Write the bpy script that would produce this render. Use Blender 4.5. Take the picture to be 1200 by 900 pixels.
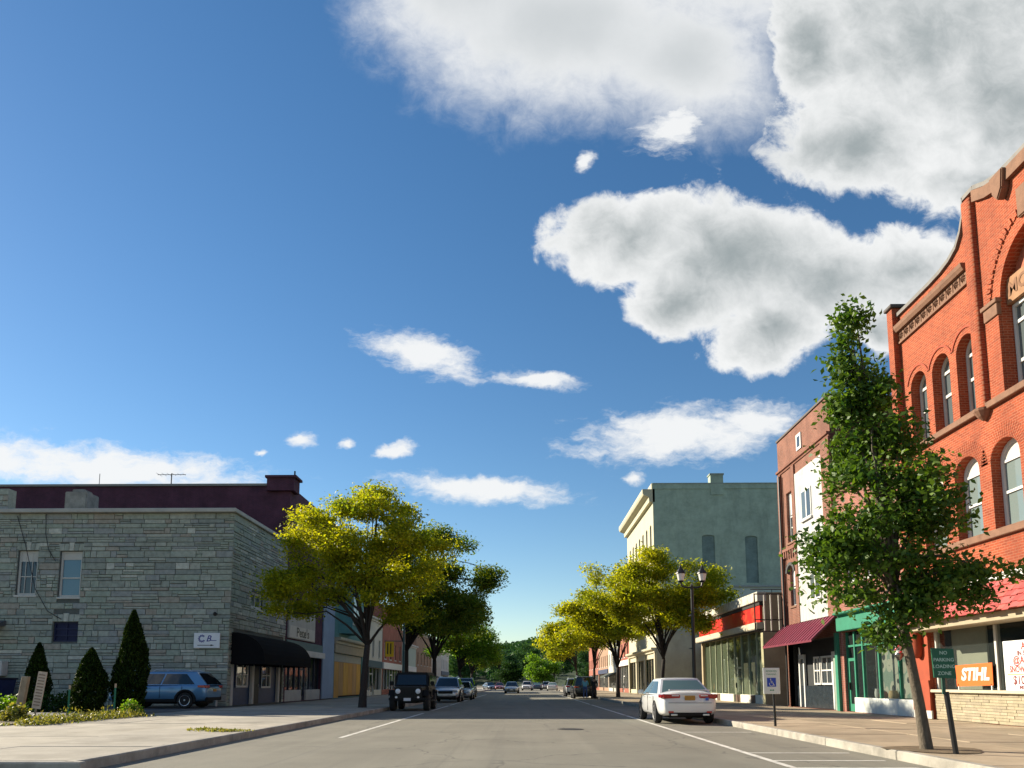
import bpy, bmesh, math, random
import numpy as np
from mathutils import Vector, Matrix

R = math.radians
scene = bpy.context.scene
COL = scene.collection
for _o in list(bpy.data.objects):
    bpy.data.objects.remove(_o)

# ------------------------------------------------------------------ camera
YAW = math.atan(13 / 900)
cam_d = bpy.data.cameras.new('camera')
cam_d.sensor_width = 36.0
cam_d.lens = 27.0
cam_d.shift_y = 239 / 1200
cam_d.clip_start = 0.1
cam_d.clip_end = 6000
cam = bpy.data.objects.new('camera', cam_d)
cam.location = (0, 0, 1.25)
cam.rotation_euler = (R(97.1), 0, YAW)
COL.objects.link(cam)
scene.camera = cam
scene.view_settings.view_transform = 'Standard'
scene.view_settings.look = 'None'
scene.view_settings.gamma = 1.0
scene.view_settings.use_curve_mapping = False
scene.view_settings.exposure = 1.12
scene.cycles.max_bounces = 6
scene.cycles.transparent_max_bounces = 10
scene.cycles.sample_clamp_indirect = 8

# ------------------------------------------------------------------ sun + sky
SUN_DIR = Vector((-19.2, 9.6, 9.9)).normalized()
SUN_EL = math.asin(SUN_DIR.z)
SUN_AZ = math.atan2(SUN_DIR.x, SUN_DIR.y)
sun_d = bpy.data.lights.new('sun', 'SUN')
sun_d.energy = 4.9
sun_d.angle = R(0.53)
sun_d.color = (1.0, 0.89, 0.70)
sun = bpy.data.objects.new('sun', sun_d)
sun.rotation_euler = (-SUN_DIR).to_track_quat('-Z', 'Y').to_euler()
sun.location = (-60, 60, 80)
COL.objects.link(sun)

world = bpy.data.worlds.new('World')
scene.world = world
world.use_nodes = True

def build_world():
    nt = world.node_tree
    nt.nodes.clear()
    N, L = nt.nodes.new, nt.links.new
    def math_(op, a, b=None, c=None, clamp=False):
        n = N('ShaderNodeMath'); n.operation = op; n.use_clamp = clamp
        for i, v in enumerate((a, b, c)):
            if v is None: continue
            if isinstance(v, (int, float)): n.inputs[i].default_value = v
            else: L(v, n.inputs[i])
        return n.outputs[0]
    def ramp(v, a, b, lo=0.0, hi=1.0):
        n = N('ShaderNodeMapRange'); n.interpolation_type = 'SMOOTHSTEP'
        L(v, n.inputs['Value'])
        n.inputs['From Min'].default_value = a; n.inputs['From Max'].default_value = b
        n.inputs['To Min'].default_value = lo; n.inputs['To Max'].default_value = hi
        return n.outputs['Result']
    def noise(vec, sc, det, rough=.55, dist=0):
        n = N('ShaderNodeTexNoise'); L(vec, n.inputs['Vector'])
        n.inputs['Scale'].default_value = sc; n.inputs['Detail'].default_value = det
        n.inputs['Roughness'].default_value = rough; n.inputs['Distortion'].default_value = dist
        return n
    sky = N('ShaderNodeTexSky'); sky.sky_type = 'NISHITA'
    sky.sun_disc = False
    sky.sun_elevation = SUN_EL; sky.sun_rotation = SUN_AZ
    sky.altitude = 200; sky.air_density = 1.0; sky.dust_density = 0.12; sky.ozone_density = 1.6
    tc = N('ShaderNodeTexCoord')
    sep = N('ShaderNodeSeparateXYZ'); L(tc.outputs['Generated'], sep.inputs[0])
    dx, dy, dz = sep.outputs
    dyc = math_('MAXIMUM', dy, 0.05)
    u = math_('DIVIDE', dx, dyc); w = math_('DIVIDE', dz, dyc)
    uv = N('ShaderNodeCombineXYZ'); L(u, uv.inputs[0]); L(w, uv.inputs[1])
    # billowy edges: push the lookup about with noise of several sizes
    def warped(amps):
        cur = uv.outputs[0]
        for sc, amp, det in amps:
            nz = noise(uv.outputs[0], sc, det, .6)
            s = N('ShaderNodeVectorMath'); s.operation = 'SUBTRACT'; L(nz.outputs['Color'], s.inputs[0]); s.inputs[1].default_value = (.5, .5, .5)
            m = N('ShaderNodeVectorMath'); m.operation = 'MULTIPLY'; L(s.outputs[0], m.inputs[0]); m.inputs[1].default_value = (amp, amp * .8, 0)
            a = N('ShaderNodeVectorMath'); a.operation = 'ADD'; L(cur, a.inputs[0]); L(m.outputs[0], a.inputs[1]); cur = a.outputs[0]
        return cur
    def field(cur, ells, k=.32):
        d = None
        for (cx, cy, rx, ry, rot) in ells:
            mp = N('ShaderNodeMapping'); mp.vector_type = 'TEXTURE'; L(cur, mp.inputs['Vector'])
            mp.inputs['Location'].default_value = (cx, cy, 0)
            mp.inputs['Rotation'].default_value = (0, 0, R(rot))
            mp.inputs['Scale'].default_value = (rx, ry, 1)
            ln = N('ShaderNodeVectorMath'); ln.operation = 'LENGTH'; L(mp.outputs[0], ln.inputs[0])
            v = ln.outputs['Value']
            d = v if d is None else math_('SMOOTH_MIN', d, v, k)
        return d
    big = CLOUDS_BIG; soft = CLOUDS_SOFT; small = CLOUDS_SMALL
    front = ramp(dy, .06, .2)
    wb = warped([(3.2, .13, 3), (11, .075, 4), (30, .024, 4)])
    ws = warped([(4, .10, 2), (14, .05, 5)])
    wsm = warped([(18, .030, 4), (60, .014, 3)])
    db, ds, dsm = field(wb, big), field(ws, soft), field(wsm, small, .1)
    nb = noise(wb, 10, 7, .6); nb2 = noise(uv.outputs[0], 4.2, 3, .5)
    nf = noise(uv.outputs[0], 22, 9, .68, .4)
    fluff = math_('ADD', math_('MULTIPLY', math_('SUBTRACT', nf.outputs['Fac'], .5), .62), math_('MULTIPLY', math_('SUBTRACT', nb.outputs['Fac'], .5), .42))
    mb_ = ramp(math_('ADD', math_('SUBTRACT', 1.0, db), fluff), -.03, .22)
    mss = ramp(math_('ADD', math_('SUBTRACT', 1.0, ds), math_('MULTIPLY', fluff, .7)), 0.0, .66)
    nst = N('ShaderNodeMapping'); L(wsm, nst.inputs['Vector']); nst.inputs['Scale'].default_value = (1, 2.6, 1); nst.inputs['Rotation'].default_value = (0, 0, R(10))
    nsm = noise(nst.outputs[0], 17, 7, .66)
    msm = ramp(math_('ADD', math_('SUBTRACT', 1.0, dsm), math_('MULTIPLY', math_('SUBTRACT', nsm.outputs['Fac'], .5), 1.5)), 0.05, .75)
    # generic clouds for the rest of the sky
    ng = noise(tc.outputs['Generated'], 2.6, 7, .6, .3)
    back = math_('MULTIPLY', ramp(ng.outputs['Fac'], .54, .66), math_('SUBTRACT', 1.0, front))
    cover = math_('MULTIPLY', math_('MAXIMUM', math_('MAXIMUM', mb_, math_('MULTIPLY', mss, .93)), math_('MULTIPLY', msm, .95)), front)
    cover = math_('MAXIMUM', cover, math_('MULTIPLY', back, .9))
    cover = math_('MULTIPLY', cover, ramp(dz, -.01, .02))
    # thickness of the big clouds makes their undersides grey
    thick = math_('ADD', math_('SUBTRACT', 1.0, db), math_('ADD', math_('MULTIPLY', fluff, 1.25), math_('MULTIPLY', math_('SUBTRACT', nb2.outputs['Fac'], .5), .9)))
    g1 = ramp(thick, -.05, 1.2)
    thick2 = math_('ADD', math_('SUBTRACT', 1.0, ds), math_('MULTIPLY', math_('SUBTRACT', nb.outputs['Fac'], .5), .3))
    g2 = math_('MULTIPLY', ramp(thick2, .35, 1.0), .45)
    grey = math_('MAXIMUM', g1, g2)
    cc = N('ShaderNodeMix'); cc.data_type = 'RGBA'
    L(grey, cc.inputs['Factor'])
    cc.inputs[6].default_value = CLOUD_WHITE; cc.inputs[7].default_value = CLOUD_GREY
    hsv = N('ShaderNodeHueSaturation'); L(sky.outputs[0], hsv.inputs['Color']); hsv.inputs['Saturation'].default_value = 1.26
    b1 = N('ShaderNodeBackground'); L(hsv.outputs[0], b1.inputs['Color']); b1.inputs['Strength'].default_value = SKY_STRENGTH
    b2 = N('ShaderNodeBackground'); L(cc.outputs[2], b2.inputs['Color']); b2.inputs['Strength'].default_value = 1.0
    mx = N('ShaderNodeMixShader'); L(cover, mx.inputs[0]); L(b1.outputs[0], mx.inputs[1]); L(b2.outputs[0], mx.inputs[2])
    out = N('ShaderNodeOutputWorld'); L(mx.outputs[0], out.inputs['Surface'])
    world.cycles.sampling_method = 'MANUAL'; world.cycles.sample_map_resolution = 512

SKY_STRENGTH = 0.063
CLOUD_WHITE = (.43, .435, .435, 1)
CLOUD_GREY = (.160, .182, .188, 1)
def _c(px, py, rx, ry, rot=0):
    # cloud centre and half-axes as slopes (right/forward, up/forward) of the direction in which it stands
    yc = (689 - py) / 900; fwd = .9923 - yc * .1236
    return ((px - 600) / 900 / fwd - .01444, (.1236 + .9923 * yc) / fwd, rx / 900 / fwd, ry / 900 / fwd ** 2, rot)
CLOUDS_BIG = [_c(*a) for a in (
    (1090, 60, 190, 170), (1010, 165, 112, 66), (1180, 120, 160, 150), (1320, -60, 330, 300), (955, 50, 55, 85), (1150, 215, 110, 36),
    (735, 275, 105, 62, 8), (855, 300, 150, 85, -4), (960, 330, 130, 70), (1060, 312, 105, 46, 12), (890, 390, 75, 48, 15), (790, 345, 70, 45),
    (1030, 390, 50, 30))]
CLOUDS_SOFT = [_c(*a) for a in ((660, 35, 250, 135, -4), (800, 70, 170, 110, -10), (560, -20, 180, 130), (830, -60, 300, 140))]
CLOUDS_SMALL = [_c(*a) for a in (
    (497, 415, 92, 30, -17), (632, 445, 66, 15, -4), (800, 510, 165, 42, 4), (885, 495, 70, 30), (566, 574, 140, 22, -4), (120, 548, 240, 36, -4),
    (-30, 535, 150, 40), (354, 515, 24, 11), (464, 527, 34, 13, 6), (686, 193, 20, 13, 30), (745, 562, 18, 9), (405, 520, 14, 8), (1040, 400, 40, 20, 30), (300, 530, 14, 6), (790, 150, 62, 36, 30))]
build_world()

# ------------------------------------------------------------------ materials
MATS = {}
def new_mat(name):
    m = bpy.data.materials.new(name); m.use_nodes = True
    nt = m.node_tree
    return m, nt, nt.nodes['Principled BSDF']
def pm(name, col, rough=.75, var=.12, scale=3.0, bump=0.0, bscale=30.0, metal=0.0, spec=.4, streak=None, coat=0.0, dirt=None, dscale=.7):
    """plain procedural material: colour with two sizes of mottling, optional bump and stains"""
    if name in MATS: return MATS[name]
    m, nt, b = new_mat(name); N, L = nt.nodes.new, nt.links.new
    b.inputs['Roughness'].default_value = rough
    b.inputs['Metallic'].default_value = metal
    b.inputs['Specular IOR Level'].default_value = spec
    if coat: b.inputs['Coat Weight'].default_value = coat; b.inputs['Coat Roughness'].default_value = .05
    geo = N('ShaderNodeNewGeometry')
    vec = geo.outputs['Position']
    if streak:
        mp = N('ShaderNodeMapping'); mp.inputs['Scale'].default_value = streak; L(vec, mp.inputs['Vector']); vec = mp.outputs[0]
    if var > 0:
        n1 = N('ShaderNodeTexNoise'); n1.inputs['Scale'].default_value = scale; n1.inputs['Detail'].default_value = 5; n1.inputs['Roughness'].default_value = .65
        L(vec, n1.inputs['Vector'])
        mx = N('ShaderNodeMix'); mx.data_type = 'RGBA'
        rp = N('ShaderNodeMapRange'); rp.inputs['From Min'].default_value = .3; rp.inputs['From Max'].default_value = .7
        L(n1.outputs['Fac'], rp.inputs['Value']); L(rp.outputs[0], mx.inputs['Factor'])
        lo = [c * (1 - var) for c in col] + [1]; hi = [min(1, c * (1 + var)) for c in col] + [1]
        mx.inputs[6].default_value = lo; mx.inputs[7].default_value = hi
        cout = mx.outputs[2]
        if dirt:
            n2 = N('ShaderNodeTexNoise'); n2.inputs['Scale'].default_value = dscale; n2.inputs['Detail'].default_value = 6; n2.inputs['Roughness'].default_value = .7
            L(geo.outputs['Position'], n2.inputs['Vector'])
            r2 = N('ShaderNodeMapRange'); r2.inputs['From Min'].default_value = .48; r2.inputs['From Max'].default_value = .68; r2.inputs['To Max'].default_value = .75
            L(n2.outputs['Fac'], r2.inputs['Value'])
            m2 = N('ShaderNodeMix'); m2.data_type = 'RGBA'; L(r2.outputs[0], m2.inputs['Factor']); L(cout, m2.inputs[6]); m2.inputs[7].default_value = (*dirt, 1)
            cout = m2.outputs[2]
        L(cout, b.inputs['Base Color'])
    else:
        b.inputs['Base Color'].default_value = (*col, 1)
    if bump:
        nb = N('ShaderNodeTexNoise'); nb.inputs['Scale'].default_value = bscale; nb.inputs['Detail'].default_value = 4; L(geo.outputs['Position'], nb.inputs['Vector'])
        bp = N('ShaderNodeBump'); bp.inputs['Strength'].default_value = bump; bp.inputs['Distance'].default_value = .02
        L(nb.outputs['Fac'], bp.inputs['Height']); L(bp.outputs[0], b.inputs['Normal'])
    MATS[name] = m
    return m
def brick(name, c1, c2, mortar, bw=.215, bh=.072, rough=.85, var=.25, stain=None, msize=.006, sscale=(.55, .55, .12)):
    if name in MATS: return MATS[name]
    m, nt, b = new_mat(name); N, L = nt.nodes.new, nt.links.new
    b.inputs['Roughness'].default_value = rough; b.inputs['Specular IOR Level'].default_value = .25
    geo = N('ShaderNodeNewGeometry'); sp = N('ShaderNodeSeparateXYZ'); L(geo.outputs['Position'], sp.inputs[0])
    ad = N('ShaderNodeMath'); ad.operation = 'ADD'; L(sp.outputs[0], ad.inputs[0]); L(sp.outputs[1], ad.inputs[1])
    cb = N('ShaderNodeCombineXYZ'); L(ad.outputs[0], cb.inputs[0]); L(sp.outputs[2], cb.inputs[1])
    bt = N('ShaderNodeTexBrick'); L(cb.outputs[0], bt.inputs['Vector'])
    bt.inputs['Color1'].default_value = (*c1, 1); bt.inputs['Color2'].default_value = (*c2, 1); bt.inputs['Mortar'].default_value = (*mortar, 1)
    bt.inputs['Scale'].default_value = 1; bt.inputs['Brick Width'].default_value = bw; bt.inputs['Row Height'].default_value = bh
    bt.inputs['Mortar Size'].default_value = msize; bt.inputs['Bias'].default_value = -.1
    n1 = N('ShaderNodeTexNoise'); n1.inputs['Scale'].default_value = 1.1; n1.inputs['Detail'].default_value = 8; n1.inputs['Roughness'].default_value = .7
    L(geo.outputs['Position'], n1.inputs['Vector'])
    rp = N('ShaderNodeMapRange'); rp.inputs['From Min'].default_value = .3; rp.inputs['From Max'].default_value = .7
    rp.inputs['To Min'].default_value = 1 - var; rp.inputs['To Max'].default_value = 1 + var
    L(n1.outputs['Fac'], rp.inputs['Value'])
    mul = N('ShaderNodeVectorMath'); mul.operation = 'SCALE'; L(bt.outputs['Color'], mul.inputs[0]); L(rp.outputs[0], mul.inputs['Scale'])
    cout = mul.outputs[0]
    if stain:
        mp = N('ShaderNodeMapping'); mp.inputs['Scale'].default_value = sscale; L(geo.outputs['Position'], mp.inputs['Vector'])
        n2 = N('ShaderNodeTexNoise'); n2.inputs['Scale'].default_value = 1.6; n2.inputs['Detail'].default_value = 8; n2.inputs['Roughness'].default_value = .72; L(mp.outputs[0], n2.inputs['Vector'])
        r2 = N('ShaderNodeMapRange'); r2.inputs['From Min'].default_value = .5; r2.inputs['From Max'].default_value = .72; r2.inputs['To Max'].default_value = .7; L(n2.outputs['Fac'], r2.inputs['Value'])
        m2 = N('ShaderNodeMix'); m2.data_type = 'RGBA'; L(r2.outputs[0], m2.inputs['Factor']); L(cout, m2.inputs[6]); m2.inputs[7].default_value = (*stain, 1); cout = m2.outputs[2]
    L(cout, b.inputs['Base Color'])
    bp = N('ShaderNodeBump'); bp.inputs['Strength'].default_value = .6; bp.inputs['Distance'].default_value = .012; bp.invert = True
    L(bt.outputs['Fac'], bp.inputs['Height']); L(bp.outputs[0], b.inputs['Normal'])
    MATS[name] = m
    return m
def glass(name, tint=(.05, .06, .065), clear=0.0, rough=.03):
    """clear > 0 lets that share of the light through; the rest is dark glossy pane"""
    if name in MATS: return MATS[name]
    m, nt, b = new_mat(name); N, L = nt.nodes.new, nt.links.new
    geo = N('ShaderNodeNewGeometry')
    nz = N('ShaderNodeTexNoise'); nz.inputs['Scale'].default_value = .9; L(geo.outputs['Position'], nz.inputs['Vector'])
    bp = N('ShaderNodeBump'); bp.inputs['Strength'].default_value = .05; bp.inputs['Distance'].default_value = .1; L(nz.outputs['Fac'], bp.inputs['Height'])
    b.inputs['Base Color'].default_value = (*tint, 1); b.inputs['Roughness'].default_value = rough
    b.inputs['Specular IOR Level'].default_value = .85
    L(bp.outputs[0], b.inputs['Normal'])
    if clear > 0:
        tr = N('ShaderNodeBsdfTransparent'); tr.inputs[0].default_value = (.86, .92, .90, 1)
        mx = N('ShaderNodeMixShader'); mx.inputs[0].default_value = clear
        L(b.outputs[0], mx.inputs[1]); L(tr.outputs[0], mx.inputs[2]); L(mx.outputs[0], nt.nodes['Material Output'].inputs['Surface'])
    MATS[name] = m
    return m
def leaf_mat(name, a, b_, trans=.4, spec=.3):
    m, nt, b = new_mat(name); N, L = nt.nodes.new, nt.links.new
    at = N('ShaderNodeAttribute'); at.attribute_name = 'tone'
    mx = N('ShaderNodeMix'); mx.data_type = 'RGBA'; L(at.outputs['Fac'], mx.inputs['Factor'])
    mx.inputs[6].default_value = (*a, 1); mx.inputs[7].default_value = (*b_, 1)
    L(mx.outputs[2], b.inputs['Base Color']); b.inputs['Roughness'].default_value = .5; b.inputs['Specular IOR Level'].default_value = spec
    tl = N('ShaderNodeBsdfTranslucent')
    gm = N('ShaderNodeVectorMath'); gm.operation = 'MULTIPLY'; L(mx.outputs[2], gm.inputs[0]); gm.inputs[1].default_value = (1.5, 1.5, .6)
    L(gm.outputs[0], tl.inputs['Color'])
    ms = N('ShaderNodeMixShader'); ms.inputs[0].default_value = trans
    L(b.outputs[0], ms.inputs[1]); L(tl.outputs[0], ms.inputs[2]); L(ms.outputs[0], nt.nodes['Material Output'].inputs['Surface'])
    MATS[name] = m
    return m

# ------------------------------------------------------------------ mesh helpers
ORG = {}
class MB:
    def __init__(s): s.v = []; s.f = []; s.m = []
    def add(s, vs, fs, mi=0):
        o = len(s.v); s.v += [tuple(p) for p in vs]
        for f in fs: s.f.append(tuple(o + i for i in f)); s.m.append(mi)
        return s
    def box(s, x0, x1, y0, y1, z0, z1, mi=0):
        if x0 > x1: x0, x1 = x1, x0
        if y0 > y1: y0, y1 = y1, y0
        if z0 > z1: z0, z1 = z1, z0
        return s.add([(x0,y0,z0),(x1,y0,z0),(x1,y1,z0),(x0,y1,z0),(x0,y0,z1),(x1,y0,z1),(x1,y1,z1),(x0,y1,z1)],
              [(0,3,2,1),(4,5,6,7),(0,1,5,4),(1,2,6,5),(2,3,7,6),(3,0,4,7)], mi)
    def quad(s, a, b, c, d, mi=0): return s.add([a, b, c, d], [(0, 1, 2, 3)], mi)
    def tube(s, pts, rad, n=8, mi=0, cap=True):
        pts = [Vector(p) for p in pts]
        if not hasattr(rad, '__len__'): rad = [rad] * len(pts)
        vs, fs = [], []
        side = None
        for i, p in enumerate(pts):
            t = (pts[min(i+1, len(pts)-1)] - pts[max(i-1, 0)])
            t = t.normalized() if t.length > 1e-9 else Vector((0, 0, 1))
            if side is None:
                side = t.cross(Vector((0, 0, 1)) if abs(t.z) < .9 else Vector((1, 0, 0))).normalized()
            else:
                side = (side - t * side.dot(t)); side = side.normalized() if side.length > 1e-6 else t.orthogonal().normalized()
            up = t.cross(side)
            for k in range(n):
                a = 2 * math.pi * k / n
                vs.append(p + side * math.cos(a) * rad[i] + up * math.sin(a) * rad[i])
        for i in range(len(pts) - 1):
            for k in range(n):
                fs.append((i*n+k, i*n+(k+1) % n, (i+1)*n+(k+1) % n, (i+1)*n+k))
        if cap:
            fs.append(tuple(range(n))[::-1]); fs.append(tuple((len(pts)-1)*n + k for k in range(n)))
        return s.add(vs, fs, mi)
    def lathe(s, prof, c=(0, 0, 0), n=16, axis='Z', mi=0):
        vs, fs = [], []
        for r, h in prof:
            for k in range(n):
                a = 2 * math.pi * k / n
                if axis == 'Z': vs.append((c[0]+r*math.cos(a), c[1]+r*math.sin(a), c[2]+h))
                elif axis == 'Y': vs.append((c[0]+r*math.cos(a), c[1]+h, c[2]+r*math.sin(a)))
                else: vs.append((c[0]+h, c[1]+r*math.cos(a), c[2]+r*math.sin(a)))
        for i in range(len(prof)-1):
            for k in range(n):
                fs.append((i*n+k, i*n+(k+1) % n, (i+1)*n+(k+1) % n, (i+1)*n+k))
        fs.append(tuple(range(n))[::-1]); fs.append(tuple((len(prof)-1)*n+k for k in range(n)))
        return s.add(vs, fs, mi)
    def prism(s, loop, fr, d0, d1, mi=0):
        """2-D loop (u, z) extruded between depths d0 and d1 of frame fr"""
        n = len(loop)
        vs = [fr(u, z, d0) for u, z in loop] + [fr(u, z, d1) for u, z in loop]
        fs = [tuple(range(n)), tuple(range(2*n-1, n-1, -1))] + [(i, i+n, (i+1) % n + n, (i+1) % n) for i in range(n)]
        return s.add(vs, fs, mi)
    def build(s, name, mats, parent=None, smooth=False, bevel=0, org=None, fixn=True, sharp=None):
        if not isinstance(mats, (list, tuple)): mats = [mats]
        if parent is not None: o0 = ORG[parent.name]
        elif org is not None: o0 = Vector(org)
        else:
            a = np.array(s.v); o0 = Vector(((a[:,0].min()+a[:,0].max())/2, (a[:,1].min()+a[:,1].max())/2, a[:,2].min()))
        me = bpy.data.meshes.new(name)
        me.from_pydata([(p[0]-o0.x, p[1]-o0.y, p[2]-o0.z) for p in s.v], [], s.f)
        for m in mats: me.materials.append(m)
        if len(mats) > 1: me.polygons.foreach_set('material_index', s.m)
        if bevel or fixn:
            bm = bmesh.new(); bm.from_mesh(me)
            if fixn: bmesh.ops.recalc_face_normals(bm, faces=bm.faces)
            if bevel:
                es = [e for e in bm.edges if len(e.link_faces) == 2 and e.calc_face_angle(0) > .5]
                bmesh.ops.bevel(bm, geom=es, offset=bevel, segments=1 if bevel < .03 else 2, affect='EDGES', clamp_overlap=True)
            bm.to_mesh(me); bm.free()
        if smooth:
            me.shade_smooth()
            if sharp is not None: me.set_sharp_from_angle(angle=R(sharp))
        o = bpy.data.objects.new(name, me); COL.objects.link(o)
        if parent is not None: o.parent = parent
        else: o.location = o0
        ORG[o.name] = o0
        return o
def tag(o, label, cat=None, group=None, kind=None):
    if label: o['label'] = label
    if cat: o['category'] = cat
    if group: o['group'] = group
    if kind: o['kind'] = kind
    return o
def thing(name, label, cat, loc=(0, 0, 0), group=None, rotz=0, local=False):
    o = bpy.data.objects.new(name, None); COL.objects.link(o)
    o.location = loc; o.rotation_euler = (0, 0, rotz); o.empty_display_size = .2
    ORG[o.name] = Vector((0, 0, 0)) if local else Vector(loc)
    return tag(o, label, cat, group)
def copy_tree(o, parent=None):
    c = o.copy(); COL.objects.link(c); c.parent = parent; ORG[c.name] = ORG[o.name]
    for ch in o.children: copy_tree(ch, c)
    return c
class Fr:
    """frame of a wall: u along it, z up, d inwards"""
    def __init__(s, o, u, n): s.o = Vector(o); s.u = Vector(u); s.n = Vector(n)
    def __call__(s, u, z, d=0.0): return s.o + s.u * u + Vector((0, 0, z)) - s.n * d
def FX(x, face): return Fr((x, 0, 0), (0, 1, 0), (face, 0, 0))     # wall along Y; face = -1 looks to -X
def FY(y, face=-1): return Fr((0, y, 0), (1, 0, 0), (0, face, 0))   # wall along X
def hole(u0, u1, z0, z1, rise=0.0, n=12):
    pts = [(u0, z0), (u1, z0)]
    if rise <= 0: return pts + [(u1, z1), (u0, z1)]
    zs = z1 - rise; c = (u0+u1)/2; r = (u1-u0)/2
    return pts + [(c + r*math.cos(math.pi*k/n), zs + rise*math.sin(math.pi*k/n)) for k in range(n+1)]
def inset(loop, t):
    us = [p[0] for p in loop]; zs = [p[1] for p in loop]
    cu, cz = (min(us)+max(us))/2, (min(zs)+max(zs))/2
    su, sz = 1 - 2*t/(max(us)-min(us)), 1 - 2*t/(max(zs)-min(zs))
    return [(cu+(u-cu)*su, cz+(z-cz)*sz) for u, z in loop]
def wall_panel(mb, fr, outline, holes, depth=.2, mi=0, rmi=None):
    bm = bmesh.new(); es = []
    for lp in [outline] + holes:
        vs = [bm.verts.new((u, z, 0)) for u, z in lp]
        for i in range(len(vs)): es.append(bm.edges.new((vs[i], vs[(i+1) % len(vs)])))
    bmesh.ops.triangle_fill(bm, use_beauty=True, use_dissolve=False, edges=es, normal=(0, 0, 1))
    bm.verts.index_update()
    mb.add([fr(v.co.x, v.co.y, 0) for v in bm.verts], [tuple(v.index for v in f.verts) for f in bm.faces], mi)
    bm.free()
    for lp in holes:
        n = len(lp)
        mb.add([fr(u, z, 0) for u, z in lp] + [fr(u, z, depth) for u, z in lp], [(i, (i+1) % n, (i+1) % n + n, i+n) for i in range(n)], mi if rmi is None else rmi)
def fbox(mb, fr, u0, u1, z0, z1, d0, d1, mi=0):
    a = fr(u0, z0, d0); b = fr(u1, z1, d1)
    return mb.box(a.x, b.x, a.y, b.y, a.z, b.z, mi)
def window(parent, fr, h, depth, fm, gm, t=.07, rails=(), munt=(), sill=None, sill_h=.1, sill_out=.06, top=None, top_mat=None, name='window', lintel=None, bars_t=.045):
    us = [p[0] for p in h]; zs = [p[1] for p in h]; u0, u1, z0, z1 = min(us), max(us), min(zs), max(zs)
    inn = inset(h, t); n = len(h)
    mb = MB(); d0, d1 = depth-.07, depth-.01
    mb.add([fr(u, z, d0) for u, z in h] + [fr(u, z, d0) for u, z in inn] + [fr(u, z, d1) for u, z in inn],
           [(i, (i+1) % n, (i+1) % n + n, i+n) for i in range(n)] + [(i+n, (i+1) % n + n, (i+1) % n + 2*n, i+2*n) for i in range(n)])
    for k, r in enumerate(rails):
        zc = z0 + (z1-z0)*r; fbox(mb, fr, u0+t*.9, u1-t*.9, zc-bars_t/2-.008, zc+bars_t/2+.008, d0+.012, d1-.004)
    for r in munt:
        uc = u0 + (u1-u0)*r; fbox(mb, fr, uc-bars_t/2, uc+bars_t/2, z0+t*.9, z1-t*.9, d0+.016, d1-.004)
    wo = mb.build(name, fm, parent, fixn=False)
    ztop = z0 + (z1-z0)*top if top else None
    MB().add([fr(u, z, depth-.012) for u, z in inset(h, t*.9)], [tuple(range(n))]).build('pane', gm, wo, fixn=False)
    if top:
        lp = [(u, max(z, ztop)) for u, z in inset(h, t*.95)]
        MB().prism(lp, fr, depth-.045, depth-.02).build('transom_board', top_mat or fm, wo)
    if sill:
        fbox(MB(), fr, u0-.08, u1+.08, z0-sill_h, z0-.002, -sill_out, depth-.08).build('sill', sill, wo, bevel=.01)
    if lintel:
        fbox(MB(), fr, u0-.12, u1+.12, z1+.002, z1+.2, -.03, .05).build('lintel', lintel, wo, bevel=.01)
    return wo
_txt = {}
def text_mb(body, size, o, udir, ndir, bold=0.0, extrude=.006, align='CENTER', squash=1.0, shear=0.0, mb=None):
    c = bpy.data.curves.new('lettering', 'FONT'); c.body = body; c.size = size; c.align_x = align; c.align_y = 'CENTER'
    c.offset = bold; c.shear = shear; c.resolution_u = 3
    t = bpy.data.objects.new('lettering', c); COL.objects.link(t)
    dg = bpy.context.evaluated_depsgraph_get(); me = t.evaluated_get(dg).to_mesh()
    o = Vector(o); u = Vector(udir); n = Vector(ndir); mb = mb or MB()
    vs = [o + u*(v.co.x*squash) + Vector((0, 0, 1))*v.co.y + n*extrude for v in me.vertices]
    mb.add(vs, [tuple(p.vertices) for p in me.polygons])
    t.evaluated_get(dg).to_mesh_clear()
    bpy.data.objects.remove(t); bpy.data.curves.remove(c)
    return mb
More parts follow.
